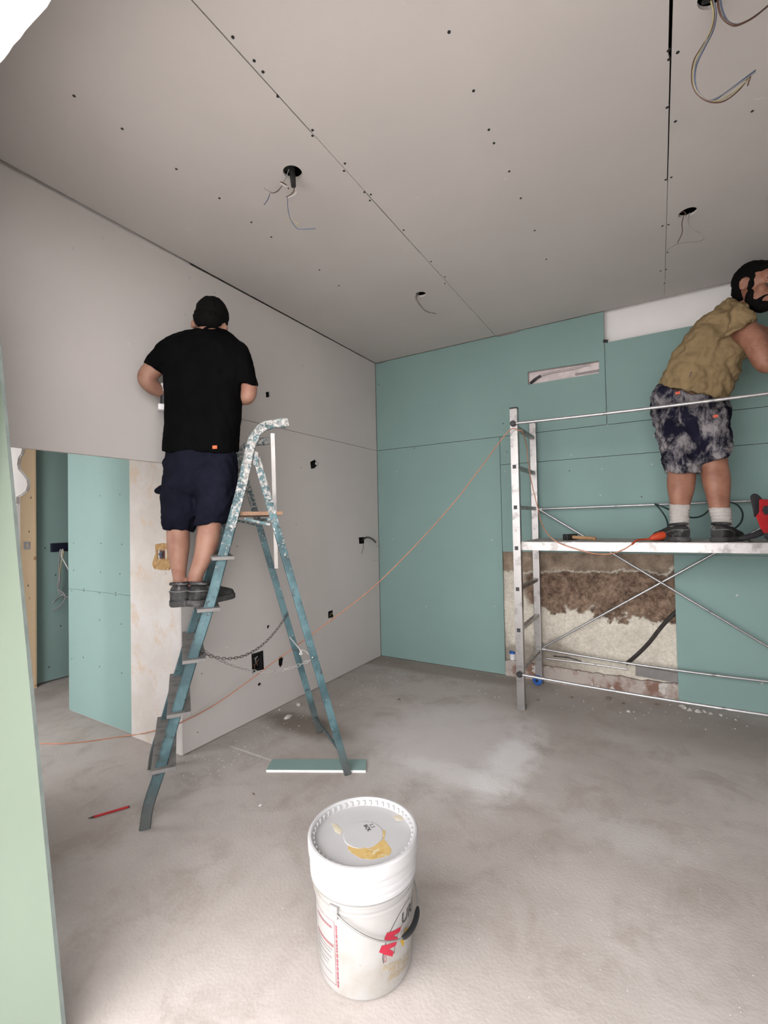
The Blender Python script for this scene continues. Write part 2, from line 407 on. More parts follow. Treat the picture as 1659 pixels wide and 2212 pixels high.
# little dark block hanging at the end of the upper board
MB().box(on(1308, 737, 'y', BY - .004), (.034, .012, .022), Matrix.Rotation(.3, 3, 'Y'), .003).build('clip', M['iron'], wb)
# slot with a buried plastic box for the air conditioner pipes
sb = MB(); a, b_, c_, d_ = sl
x0, x1 = a.x - .004, b_.x + .004; zA0, zA1, zB0, zB1 = d_.z, a.z, c_.z, b_.z
poly = [(x0, zA0 - .004), (x1, zB0 - .004), (x1, zB1 + .004), (x0, zA1 + .004)]
sb.prism(poly, my, BY + .055, BY + .06)
for i in range(4):
    p, q = poly[i], poly[(i + 1) % 4]
    sb.add([my(p[0], p[1], BY + .0126), my(q[0], q[1], BY + .0126), my(q[0], q[1], BY + .058), my(p[0], p[1], BY + .058)], [(0, 1, 2, 3)])
slot = sb.build('pipe_box', simple('off_white_box', (.60, .53, .52), .6), wb)
pm = MB(); pm.tube(spline([on(1150, 824, 'y', BY + .05), on(1166, 812, 'y', BY + .03), on(1190, 805, 'y', BY + .035), on(1235, 797, 'y', BY + .04), on(1275, 787, 'y', BY + .045)], 5), [.012] * 3 + [.008] * 18, 8)
pm.build('pipe', simple('grey_pipe', (.45, .40, .40), .6), slot)
MB().tube(spline([on(1146, 828, 'y', BY + .04), on(1158, 818, 'y', BY + .025), on(1168, 812, 'y', BY + .03)], 5), .011, 8).build('pipe_end', M['black'], slot)
rb = MB()
for k in range(9): rb.tube(spline([my(x1 - .02 - .019 * k + .007 * math.cos(t), (zB0 + zB1) / 2 - .012 + .008 * math.sin(t), BY + .05) for t in [j * math.pi / 4 for j in range(9)]], 2), .0022, 5)
stuff(rb.build('knock_out_rings', simple('grey_ring', (.14, .12, .12), .6), slot))

# ---- bare patch of old wall below the boards: plaster broken away from brown stone
def bare_patch():
    nx, nz = 230, 170; xa, xb, za, zb = X2 - .03, X3 + .03, 0, Z3 + .02; me = bpy.data.meshes.new('bare_old_wall')
    vs, fs, cs = [], [], []
    for j in range(nz + 1):
        for i in range(nx + 1):
            x = xa + (xb - xa) * i / nx; z = za + (zb - za) * j / nz
            q = Vector((x * 3.2, 0, z * 3.2)); n1 = noise.fractal(q, 1.0, 2.0, 5); n2 = noise.fractal(q * 4 + Vector((7, 0, 3)), .7, 2.1, 6)
            lower = .58 + .075 * n1 + .045 * n2 - .07 * max(0, (x - (-.45)) / .5) * (1 if x < .0 else .55)
            upper = .87 + .07 * n1 + .03 * n2 + .05 * (x + .5)
            left = (x - (-.98)) / .1 + n1
            e = min(z - lower, upper - z)
            stone = max(0.0, min(1.0, e / .018)) * max(0.0, min(1.0, left))
            y = BY + .050 - .018 * (1 - stone) + .006 * n2 + (.012 * n1 if stone > .5 else .004 * n1)
            up_old = max(0.0, min(1.0, (z - upper) / .02 + n1 * .5))
            base = np.array((.70, .655, .56)) * (1 - .14 * n1 - .08 * n2)
            base = base * (1 - up_old) + np.array((.31, .24, .18)) * (1 + .45 * n2) * up_old
            stn = np.array((.085, .048, .032)) * (1 + .8 * n2); stn2 = np.array((.26, .18, .125)) * (1 + .3 * n1)
            k = max(0.0, min(1.0, .5 + 1.9 * (.6 * noise.noise(q * 1.8 + Vector((0, 4, 0))) + .5 * noise.noise(q * 5.5 + Vector((0, 4, 0)))))); st = stn * (1 - k) + stn2 * k
            col = base * (1 - stone) + st * stone
            dmp = max(0.0, min(1.0, (.36 - z) / .12 + 1.3 * n1)) * max(0.0, min(1.0, (-.42 - x) / .25))
            col = col * (1 - .55 * dmp) + np.array((.12, .08, .055)) * .55 * dmp
            vs.append((x, y, z)); cs.append((*np.clip(col, .01, 1), stone))
    for j in range(nz):
        for i in range(nx): a_ = j * (nx + 1) + i; fs.append((a_, a_ + 1, a_ + nx + 2, a_ + nx + 1))
    me.from_pydata(vs, [], fs); ca = me.color_attributes.new('plaster_colour', 'FLOAT_COLOR', 'POINT')
    ca.data.foreach_set('color', [c for q in cs for c in q]); me.polygons.foreach_set('use_smooth', [True] * len(fs))
    t = NT('crumbling_plaster_and_stone'); at = t.new('ShaderNodeAttribute'); at.attribute_name = 'plaster_colour'
    n = t.noise(t.coord(True), 55, 6, .7); c = t.mix(t.step(n, .3, .75, 0, .35), at.outputs[0], (.15, .115, .085)); t.bump(n, .8, .010)
    gr = t.noise(t.coord(True), 34, 9, .78, .3); gd = t.mix(t.step(gr, .36, .64), (.035, .020, .014), (.36, .26, .19))
    c = t.mix(t.math('MULTIPLY', at.outputs['Alpha'], .5), c, gd)
    o = put('bare_old_wall', me, t.done(c, .95, 0, .15), wb); o['label'] = 'uncovered patch of crumbling cream plaster and brown stone'
    return o
bare_patch()
def ledge():
    mb = MB(); n = 60; rings = []
    for i in range(n + 1):
        x = X2 + (X3 - X2) * i / n; a_ = .018 * noise.fractal(Vector((x * 9, 1, 0)), 1, 2, 4); zt = .125 - .01 * i / n + a_
        rings.append([Vector((x, BY - .002 + a_ * .5, -.002)), Vector((x, BY - .004 - a_ * .4, zt * .5)), Vector((x, BY + .004 + a_ * .4, zt)), Vector((x, BY + .045, zt + a_ * .3)), Vector((x, BY + .06, -.002))])
    mb.loft(rings)
    return mb.build('broken_sill', dirty('sill_plaster', (.38, .335, .30), (.20, .115, .085), .47, 7, .9, 0, (.5, .47, .44), 16, .60, .6), wb, 50)
ledge()

# ---- right wall, front wall with the wide opening, lintel
wr = MB().span((RXW, FY0, 0), (RXW + .2, BY + .1, C + .16)).build('wall_right', M['grey_board']); struct(wr, 'right wall of grey plasterboard')
fw = MB(); fw.span((-2.85, FY0, 0), (-1.70, FY1, C + .16)); fw.span((-5.2, FY0, 2.2), (-2.85, FY1, C + .16)); fw.span((-3.0, FY0, 0), (-2.85, FY1, 2.2)); fw.span((-5.2, FY0, 0), (-3.85, FY1, 2.2)); fw.span((.6, FY0, 0), (RXW + .2, FY1, C + .16)); fw.span((-1.70, FY0, 2.516), (.6, FY1, C + .16))
wf = fw.build('wall_front', M['white']); struct(wf, 'white plastered lintel and jambs of the wide front opening')
shade_slab = MB().span((-5.2, -1.3, 2.95), (3.4, FY0, 3.12)).build('added_shade_slab', M['white']); struct(shade_slab, 'unseen slab added above the front opening for shade')  # slab added out of view to keep sky light off floor and bucket
# ragged plaster lip along the inner edge of the lintel
lp = MB(); rings = []
for i in range(81):
    x = -2.2 + 2.6 * i / 80; a_ = .006 * noise.fractal(Vector((x * 30, 0, 5)), 1, 2, 4)
    rings.append([Vector((x, FY1 - .03, 2.519)), Vector((x, FY1 - .03, 2.513 + a_ * .3)), Vector((x, FY1 + .004 + a_, 2.514 + a_)), Vector((x, FY1 + .004, 2.54))])
lp.loft(rings).build('plaster_lip', M['white'], wf)

# ---- passage beyond the left wall
wp = MB().span((-3.63, PY + .022, 0), (LX - .5, PY + .10, 2.45)).build('wall_partition', M['white'])
struct(wp, 'short partition of pale green plasterboard in the passage')
zj = on(215, 1279, 'y', PY + .01).z
for z0, z1 in ((.01, zj - .001), (zj + .001, 2.42)):
    MB().span((-3.63, PY + .01, z0), (LX - .5 - .002, PY + .0215, z1)).build('plasterboard', M['green_board'], wp)
dots([(216, 1071), (259, 1068), (218, 1174), (263, 1176), (217, 1236), (259, 1240), (181, 1272), (215, 1281), (250, 1280), (250, 1286), (181, 1277), (215, 1339), (262, 1348), (159, 1173), (159, 1232), (155, 1276), (155, 1423), (215, 1440), (263, 1454), (180, 1420)], 'y', PY + .01, M['screw'], wp, .0045, nrm=(0, -1, 0), t=.0008)
TXW = -4.45
wt = MB().span((TXW - .15, 1.80, .012), (TXW - .013, 4.0, 2.45)).build('wall_passage', M['white']); struct(wt, 'darker green boarded wall at the end of the passage')
MB().span((TXW - .0125, 1.79, .015), (TXW, 4.0, 2.44)).build('plasterboard', M['green_board'], wt)
dots([(130, 976), (120, 1242), (131, 1352), (106, 1441), (97, 1184)], 'x', TXW, M['screw'], wt, .006, nrm=(1, 0, 0))
pc = MB().span((-5.2, FY0, 2.45), (LX - .5, 4.0, 2.55)).build('ceiling_passage', M['white']); struct(pc, 'ceiling of the side passage')
pw = MB().span((-5.25, FY0, 0), (-5.15, 1.92, 2.5)); pw.span((-5.15, 1.86, 0), (TXW - .16, 1.92, 2.5)); pw.span((-5.2, 3.95, 0), (LX - .5, 4.05, 2.5))
pw = pw.build('wall_passage_side', M['white']); struct(pw, 'far side wall of the passage')
# pine door post with strike plate
dp0 = on(76, 1487, 'z', 0); yq = dp0.y
dx = lambda px, py: on(px, py, 'y', yq)
post = MB().span((dp0.x - .26, yq, .0), (dp0.x - .002, yq + .014, 2.4), .002).build('door_1', M['pine']); struct(post, 'pine door post with a metal strike plate in the passage')
pp_ = dx(60, 1178)
pl = MB().holed(rect(pp_.x - .064, pp_.z - .035, pp_.x + .050, pp_.z + .030), [rect(pp_.x - .022, pp_.z - .016, pp_.x + .018, pp_.z + .014)], my, yq - .004, yq - .0005).build('strike_plate', simple('zinc_plate', (.35, .37, .40), .4, .7), post)
dots([(63, 1148), (61, 1265), (67, 1075), (57, 1042)], 'y', yq, M['screw'], post, .009, nrm=(0, -1, 0))

# ================================================================== bucket
def bucket():
    B = Vector((-.790, 1.163, 0)); t = thing('bucket', B, 'white plastic plaster bucket with sealed lid standing on the floor', 'bucket')
    fc = (Vector((0, 0, 0)) - B); fc.z = 0; fc.normalize(); a0 = math.atan2(fc.y, fc.x)
    pl = NT('bucket_plastic'); co = pl.coord(); c = pl.mix(pl.step(pl.noise(co, 7, 5, .6), .45, .75), (.30, .293, .282), (.245, .225, .19))
    c = pl.mix(pl.step(pl.noise(co, 34, 4, .6), .68, .74), c, (.19, .165, .135)); pm = pl.done(c, .42, 0, .4)
    body = MB().lathe([(0, .0), (.126, 0), (.134, .006), (.138, .02), (.1445, .225), (.1455, .236), (.151, .238), (.151, .246), (.1465, .248), (.147, .262), (.157, .266), (.158, .272), (.152, .274), (.152, .33), (0, .33)], B, n=72).build('body', pm, t, 35)
    lidm = simple('lid_plastic', (.38, .378, .38), .42, var=.03, scale=6)
    lid = MB().lathe([(.150, .276), (.1585, .277), (.1595, .286), (.1575, .289), (.1575, .296), (.1600, .299), (.1600, .306), (.1582, .309), (.1582, .316), (.1610, .319), (.1615, .334), (.1640, .338), (.1650, .348), (.1650, .372), (.1615, .3775), (.1560, .378), (.1510, .374), (.1490, .360), (.1440, .3565), (.060, .3565), (.0585, .3585), (0, .3585)], B, n=72).build('lid', lidm, t, 30)
    th = MB()
    for k in range(44):
        a = 2 * math.pi * k / 44; e = Vector((math.cos(a), math.sin(a), 0)); R3 = Matrix.Rotation(a, 3, 'Z')
        th.box(B + e * .1475 + Vector((0, 0, .365)), (.006, .008, .014), R3, .0015)
    stuff(th.build('lid_teeth', lidm, lid))
    # dried yellow plaster on the lid
    def lidpt(px, py, dz=.0004):
        p = on(px, py, 'z', .3565 + dz); return p
    def smear(pts, name, col, dz=.0006):
        P = [lidpt(*q, dz) for q in pts]; mb = MB(); n = len(P); cc = sum(P, Vector()) / n
        mb.add(P + [cc + Vector((0, 0, .002))] + [p - Vector((0, 0, dz + .0008)) for p in P], [(i, (i + 1) % n, n) for i in range(n)] + [(i, i + n + 1, (i + 1) % n + n + 1, (i + 1) % n) for i in range(n)])
        return mb.build(name, col, lid, 40)
    ym = dirty('ochre_smear', (.44, .31, .12), (.36, .23, .065), .5, 40, .5, 0, (.46, .40, .27), 60, .6)
    smear([(752, 1822), (766, 1828), (790, 1831), (812, 1826), (828, 1812), (834, 1818), (846, 1836), (842, 1846), (825, 1852), (800, 1857), (778, 1853), (764, 1845), (752, 1836)], 'dried_plaster', ym)
    smear([(716, 1778), (728, 1780), (740, 1793), (735, 1802), (724, 1796)], 'dried_plaster', simple('pale_smear', (.45, .41, .32), .5))
    smear([(848, 1764), (862, 1759), (874, 1766), (870, 1772), (856, 1772)], 'dried_plaster', simple('pale_smear_b', (.43, .39, .31), .5))
    smear([(823, 1806), (828, 1792), (833, 1795), (830, 1812)], 'dried_plaster', ym)
    # letters on the lid and on the body
    def text_mesh(s, size, bold=False, sx=1.0, shear=0.0):
        cu = bpy.data.curves.new('t', 'FONT'); cu.body = s; cu.size = size; cu.align_x = 'LEFT'; cu.resolution_u = 2; cu.shear = shear; cu.offset = size * .018 if bold else 0
        ob = bpy.data.objects.new('t', cu); COL.objects.link(ob); dg = bpy.context.evaluated_depsgraph_get(); dg.update()
        me = ob.evaluated_get(dg).to_mesh(); v = [(p.co.x * sx, p.co.y) for p in me.vertices]; f = [tuple(q.vertices) for q in me.polygons]
        ob.evaluated_get(dg).to_mesh_clear(); bpy.data.objects.remove(ob); bpy.data.curves.remove(cu); return v, f
    def rad(z): return .138 + (.1445 - .138) * (z - .02) / .205 + .0007
    def wrap(u, z, phi0, lift=0.0):
        a = a0 + phi0 + u / .142; r = rad(z) + lift; return B + Vector((math.cos(a) * r, math.sin(a) * r, z))
    def fine(v, f):
        me = bpy.data.meshes.new('f'); me.from_pydata([(p[0], p[1], 0) for p in v], [], f); bm = bmesh.new(); bm.from_mesh(me)
        for _ in range(3):
            es = [e for e in bm.edges if e.calc_length() > .008]
            if not es: break
            bmesh.ops.subdivide_edges(bm, edges=es, cuts=1); bmesh.ops.triangulate(bm, faces=bm.faces[:])
        bm.verts.index_update(); v = [(p.co.x, p.co.y) for p in bm.verts]; f = [tuple(q.index for q in p.verts) for p in bm.faces]; bm.free(); bpy.data.meshes.remove(me); return v, f
    def word(s, size, phi, z, rot, mat, name='lettering', bold=False, sx=1.0, shear=0.0, lift=0.0):
        v, f = fine(*text_mesh(s, size, bold, sx, shear)); cr, sr = math.cos(rot), math.sin(rot)
        mb = MB().add([wrap(x * cr - y * sr, z + x * sr + y * cr, math.radians(phi), lift) for x, y in v], f)
        return mb.build(name, mat, body)
    def strip(pts, wd, mat, name='print_line', lift=0.0):    # band along (phi, z) points
        P = []
        for i, (ph, z) in enumerate(pts):
            q0 = pts[max(i - 1, 0)]; q1 = pts[min(i + 1, len(pts) - 1)]; du = math.radians(q1[0] - q0[0]) * .142; dz = q1[1] - q0[1]; L = math.hypot(du, dz)
            nx, nz = -dz / L * wd / 2, du / L * wd / 2; P += [wrap(nx, z + nz, math.radians(ph), lift), wrap(-nx, z - nz, math.radians(ph), lift)]
        mb = MB().add(P, [(2 * i, 2 * i + 1, 2 * i + 3, 2 * i + 2) for i in range(len(pts) - 1)]); return mb.build(name, mat, body)
    red = simple('print_red', (.33, .010, .03), .5, var=.05); gry = simple('print_grey', (.045, .045, .045), .5); gold = simple('print_gold', (.30, .22, .11), .5); yel = simple('print_yellow', (.36, .22, .01), .5)
    pink = simple('print_pink', (.25, .07, .09), .5)
    def cyl_pt(px, py):                      # where a sight line meets the bucket body: (arc angle, height)
        r_ = ray(px, py); o_ = CAM - B; R0 = .1425; qa = r_.x ** 2 + r_.y ** 2; qb = 2 * (o_.x * r_.x + o_.y * r_.y); qc = o_.x ** 2 + o_.y ** 2 - R0 * R0
        k_ = (-qb - math.sqrt(max(qb * qb - 4 * qa * qc, 0))) / (2 * qa); p_ = o_ + r_ * k_; a_ = math.atan2(p_.y, p_.x) - a0
        return (a_ + math.pi) % (2 * math.pi) - math.pi, p_.z
    def fit(s_, p0, p1, hgt, mat, name='lettering', bold=False):
        (f0, z0), (f1, z1) = cyl_pt(*p0), cyl_pt(*p1); du, dz = (f1 - f0) * .142, z1 - z0; L = math.hypot(du, dz)
        v, f = text_mesh(s_, 1.0, bold); wd = max(x for x, y in v); hh_ = max(y for x, y in v)
        return word(s_, hgt / hh_, math.degrees(f0), z0, math.atan2(dz, du), mat, name, bold, L / (wd * hgt / hh_))
    def line(pix, wd, mat): return strip([(math.degrees(a), b) for a, b in [cyl_pt(*q) for q in pix]], wd, mat)
    def peaks(p0, p1, hgt, mat, k_=.30):     # the logo's M: two slanted peaks
        (f0, z0), (f1, z1) = cyl_pt(*p0), cyl_pt(*p1); du, dz = (f1 - f0) * .142, z1 - z0; L = math.hypot(du, dz); cr, sr = du / L, dz / L; mb = MB()
        for x0 in (0.0, .46):
            for q in ([(x0, 0), (x0 + k_ * .55, 0), (x0 + .30, .62), (x0 + .22, 1), (x0 + .10, 1)], [(x0 + .10, 1), (x0 + .34, 1), (x0 + .54, 0), (x0 + .54 - k_ * .55, 0)]):
                v, f = fine([(a * L, b * hgt) for a, b in q], [tuple(range(len(q)))]); mb.add([wrap(x * cr - y * sr, z0 + x * sr + y * cr, f0, .0002) for x, y in v], f)
        return mb.build('letter', mat, body)
    peaks((848, 2067), (866, 2001), .050, red)
    fit('URA', (866, 1998), (890, 1950), .030, gry, 'lettering', True)
    line([(829, 2082), (827, 2068), (829, 2055), (833, 2038), (842, 2013), (852, 1992), (863, 1971), (874, 1952), (883, 1938)], .0024, gry)
    line([(852, 2061), (853, 2045), (858, 2020), (866, 2001), (876, 1981), (886, 1962)], .0018, gry)
    fit('CSI', (836, 2078), (834, 2060), .008, pink, 'lettering', True)
    peaks((871, 2046), (884, 2004), .028, yel)
    fit('INTONACO DI', (827, 2099), (885, 2058), .0135, gold)
    fit('PER ESTERNI', (840, 2102), (884, 2072), .010, gold)
    fit('GRANELLI', (842, 2112), (882, 2085), .010, gold)
    fit('GRANULATO', (838, 2122), (874, 2098), .010, gold)
    # printed panel on the left: thin frame and illegible lines
    strip([(-36, .205), (-36, .16), (-36, .11), (-36, .065), (-36, .03)], .0012, pink)
    strip([(-76, .205), (-66, .205), (-56, .205), (-46, .205), (-36, .205)], .0010, pink)
    strip([(-76, .03), (-66, .03), (-56, .03), (-46, .03), (-36, .03)], .0010, pink)
    rr = random.Random(4); ms = MB()
    z = .198
    while z > .034:
        L = rr.uniform(.004, .012); q = [(-34.4, z), (-32.2, z), (-32.2, z - L), (-34.4, z - L)]; ms.add([wrap(0, b, math.radians(a)) for a, b in q], [(0, 1, 2, 3)]); z -= L + rr.uniform(.0015, .004)
    stuff(ms.build('small_print', pink, body))
    for k, (a, b, z_, wd, mt) in enumerate([(-70, -40, .185, .006, pink), (-72, -38, .135, .007, pink), (-74, -40, .122, .003, gry), (-74, -43, .112, .004, gry), (-74, -42, .098, .006, gry), (-74, -46, .085, .003, gry), (-74, -48, .075, .002, gry), (-72, -42, .055, .002, gry)]):
        g2 = simple('print_faded_%d' % k, (.22, .205, .20) if mt is gry else (.22, .10, .105), .5)
        strip([(a + (b - a) * i / 6, z_) for i in range(7)], wd, g2)
    w1 = text_mesh('BCK', .017, True); w2 = text_mesh('1.1', .017, True); u_ = Vector((math.cos(a0 + math.pi / 2), math.sin(a0 + math.pi / 2), 0))
    lx = (lidpt(790, 1788) - lidpt(784, 1780)).normalized(); ly = Vector((0, 0, 1)).cross(lx)
    for (v, f), p in ((w1, lidpt(785, 1783, .0028)), (w2, lidpt(797, 1781, .0028))):
        MB().add([p + lx * x + ly * y for x, y in v], f).build('lid_lettering', M['black'], lid)
    # bail with a black grip
    an = a0 + math.radians(-33); ax = Vector((math.cos(an), math.sin(an), 0)); md = Vector((-ax.y, ax.x, 0)); piv = B + Vector((0, 0, .247))
    def bail(tt): return piv + ax * math.cos(tt) * .158 + md * math.sin(tt) * .160 + Vector((0, 0, -.098)) * math.sin(tt) ** 1.15
    bp = [bail(math.pi * i / 40) for i in range(41)]
    MB().tube(bp, .0024, 8).build('bail', simple('bail_wire', (.30, .30, .29), .4, .6), t, 60)
    MB().tube(bp[16:26], [.004, .0075, .008, .008, .008, .008, .008, .008, .0075, .004], 10).build('grip', M['black'], t, 60)
    for s_ in (1, -1):
        MB().box(piv + ax * .150 * s_ + Vector((0, 0, -.004)), (.016, .026, .034), Matrix.Rotation(an, 3, 'Z'), .003).build('bail_lug', pm, t)
bucket()

# ================================================================== step ladder
LA = Vector((-1.930, 1.180, 0)); LAX = Vector((.5778, .8162, 0)); LW = Vector((-.8162, .5778, 0)); ZU = Vector((0, 0, 1)); LWID = .535
def LP(s_, z, w_): return LA + LAX * s_ + ZU * z + LW * w_
def ladder():
    t = thing('step_ladder', LP(.45, 0, .27), 'blue splattered folding step ladder in front of the grey wall', 'ladder')
    prof = [(-.004, 0), (.012, .10), (.058, .24), (.113, .432), (.19, .69), (.272, .948), (.34, 1.20), (.411, 1.46), (.444, 1.60), (.462, 1.68), (.492, 1.742), (.530, 1.775), (.580, 1.790), (.640, 1.800)]
    for w_ in (0, LWID):
        pts = spline([LP(a, b, w_) for a, b in prof], 4); rings = []
        for i, p in enumerate(pts):
            d = (pts[min(i + 1, len(pts) - 1)] - pts[max(i - 1, 0)]).normalized(); n = LW.cross(d).normalized(); hw = .0225; hd = .013
            jt = 1 + (.22 * noise.noise(p * 30) if p.z > 1.5 else 0)
            rings.append([p + n * hw * x * jt + LW * hd * y * jt for x, y in ((1, .6), (.8, 1), (-.8, 1), (-1, .6), (-1, -.6), (-.8, -1), (.8, -1), (1, -.6))])
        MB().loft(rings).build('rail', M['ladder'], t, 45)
    for w_ in (.02, LWID + .012):
        top = LP(.487, 1.625, w_); bot = LP(.926, 0, w_)
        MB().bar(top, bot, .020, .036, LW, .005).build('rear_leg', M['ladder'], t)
        MB().box(LP(.470, 1.615, w_ - .008), (.05, .03, .07), Matrix((LAX, LW, ZU)).transposed(), .008).build('hinge', M['ladder'], t)
    for k, z in enumerate((.255, .48, .705, .925, 1.155)):
        s0 = .285 * z - .012; st = MB()
        st.box(LP(s0 + .01, z - .008, LWID / 2), (.098, LWID + .075, .016), Matrix((LAX, LW, ZU)).transposed(), .003)
        st.build('step', M['step'], t)
    pz = 1.352
    pf = MB().box(LP(.505, pz, LWID / 2), (.21, LWID - .03, .018), Matrix((LAX, LW, ZU)).transposed(), .002).build('platform', M['ply'], t)
    br = MB(); br.bar(LP(.43, pz - .025, .035), LP(.55, pz - .055, .035), .012, .012, ZU); br.bar(LP(.43, pz - .025, LWID - .04), LP(.55, pz - .055, LWID - .04), .012, .012, ZU); br.bar(LP(.55, pz - .03, .03), LP(.55, pz - .03, LWID - .03), .012, .025, ZU)
    br.build('platform_bracket', M['ladder'], pf)
    MB().bar(LP(.895, .115, .02), LP(.895, .10, LWID), .014, .014, ZU, .003).build('tie_bar', M['ladder'], t)
    # hanging light metal strip
    MB().bar(U(589, 936, 2.52), U(597, 1228, 2.62), .022, .008, ray(700, 1100).cross(ZU), .001).build('hanging_strip', M['alu'], t)
    # chains between front rails and rear legs
    def chain(p0, p1, sag, mat, nl):
        mb = MB(); P = [p0 + (p1 - p0) * (i / nl) - ZU * sag * 4 * (i / nl) * (1 - i / nl) for i in range(nl + 1)]
        for i in range(nl):
            a, b = P[i], P[i + 1]; d = (b - a).normalized(); n = d.cross(ZU).normalized() if i % 2 else ZU; n = (n - d * n.dot(d)).normalized(); c = (a + b) / 2; L = (b - a).length * .68
            ring = [c + d * math.cos(q) * L + n * math.sin(q) * .0065 for q in [2 * math.pi * j / 10 for j in range(11)]]
            mb.tube(ring, .0017, 5, caps=False)
        return mb.build('chain', mat, t)
    chain(LP(.205, .74, 0), LP(.73, .76, LWID * .95), .13, simple('dark_chain', (.10, .09, .085), .5, .5), 34)
    chain(LP(.20, .66, LWID), LP(.745, .615, .02), .11, simple('pale_chain', (.30, .29, .28), .5, .3), 34)
    MB().tube(spline([LP(.745, .615, LWID * .98), U(652, 1409, 2.60), U(647, 1413, 2.60), U(655, 1404, 2.58), LP(.745, .63, .0)], 5), .003, 6).build('white_tie', M['wire_white'], t)
    return t
ladder()

# ================================================================== scaffold
SX, SY0, SY1 = -.838, 3.19, 3.74
def scaffold():
    t = thing('scaffold', (SX, SY0, 0), 'low aluminium scaffold with ladder frame and work platform by green wall', 'scaffold')
    XR = 1.22
    for x in (SX, XR):
        for y, zt in ((SY0, 2.06), (SY1, 2.06)):
            zs = [.26 + .28 * k for k in range(7)]
            if y == SY0 and x == SX:
                p = MB().holed(rect(-.025, 0, .025, zt), [circ(0, z, .0001, 3) for z in []], lambda u, v, q: Vector((x + u, y + q, v)), -.0225, .0225).build('post', M['alu'], t)
            else: p = MB().span((x - .025, y - .0225, 0), (x + .025, y + .0225, zt), .004).build('post', M['alu'], t)
            MB().span((x - .026, y - .0235, zt), (x + .026, y + .0235, zt + .012), .004).build('end_cap', M['black'], p)
            MB().span((x - .028, y - .0255, -.0), (x + .028, y + .0255, .03), .004).build('foot', simple('grey_rubber', (.16, .155, .15), .7), p)
            if y == SY0:
                so = MB()
                for z in zs[1:6]: so.span((x - .014, y - .0235, z - .013), (x + .010, y - .020, z + .013))
                stuff(so.build('rung_sockets', M['black'], p))
        for k in range(7):
            z = .26 + .28 * k
            MB().bar((x, SY0 + .02, z), (x, SY1 - .02, z), .030, .026, (1, 0, 0), .004).build('rung', M['alu'], t)
    # platform: side beams, plywood deck, end beams
    zt = 1.145
    pf = MB().span((SX + .04, SY0 - .015, zt - .060), (XR - .04, SY0 + .012, zt - .002), .002).build('platform_beam', M['alu'], t)
    MB().span((SX + .04, SY1 - .06, zt - .060), (XR - .04, SY1 - .03, zt - .002), .002).build('platform_beam', M['alu'], t)
    MB().span((SX + .03, SY0 - .015, zt - .012), (XR - .03, SY1 - .03, zt), .001).build('deck', dirty('dusty_deck', (.40, .38, .36), (.28, .26, .24), .5, 9, .85, 0, (.6, .58, .56), 24, .62), t)
    for x in (SX + .045, XR - .045): MB().span((x - .02, SY0 + .012, zt - .060), (x + .02, SY1 - .06, zt - .013)).build('end_beam', M['alu'], t)
    # rods
    def rod(a, b, r=.0085, sag=0.0, name='rod', n=12):
        a = Vector(a); b = Vector(b); P = [a + (b - a) * (i / n) - ZU * sag * 4 * (i / n) * (1 - i / n) for i in range(n + 1)]
        return MB().tube(P, r, 8).build(name, M['steel'], t, 60)
    rod((SX + .02, SY0 - .035, 1.955), (XR, SY0 - .035, 1.955), .010, .012, 'guard_rod')
    rod((SX + .03, SY1 + .0, 1.375), (XR, SY1 + .0, 1.392), .008, .0, 'guard_rod')
    rod((SX + .02, SY0 - .035, .245), (XR, SY0 - .035, .245), .0095, .018, 'base_rod')
    rod((SX + .03, SY1 + .0, .275), (XR, SY1 + .0, .265), .009, .03, 'base_rod')
    rod((SX + .03, SY1 - .012, 1.375), (XR, SY1 - .012, -.085 + .12), .008, -.0, 'diagonal_brace')
    rod((SX + .03, SY1 + .012, .285), (XR, SY1 + .012, 1.66), .008, 0, 'diagonal_brace')
    for y, z in ((SY0, 1.955), (SY0, .245)):
        MB().lathe([(0, -.05), (.016, -.05), (.020, -.046), (.020, -.034), (.012, -.030), (.012, 0)], (SX, y, z), (0, 1, 0), 16).build('clamp_knob', M['black'], t, 40)
    for z in (1.375, .275): MB().lathe([(0, 0), (.014, 0), (.014, .03), (0, .032)], (SX + .027, SY1, z), (1, 0, 0), 12).build('rod_hook', M['steel'], t, 40)
    return t
scaffold()

# ================================================================== small things
def wires(name, label, strands, group=None, cat='cable', extra=None):
    """strands: list of (material, radius, points)"""
    p0 = strands[0][2][0]; t = thing(name, p0, label, cat, group)
    for mt, r, pts in strands: MB().tube(spline(pts, 6), r, 6).build('wire', M[mt], t, 60)
    if extra: extra(t)
    return t
def path(d, *pix): return [U(x, y, d if len(q) == 0 else q[0]) for x, y, *q in pix]
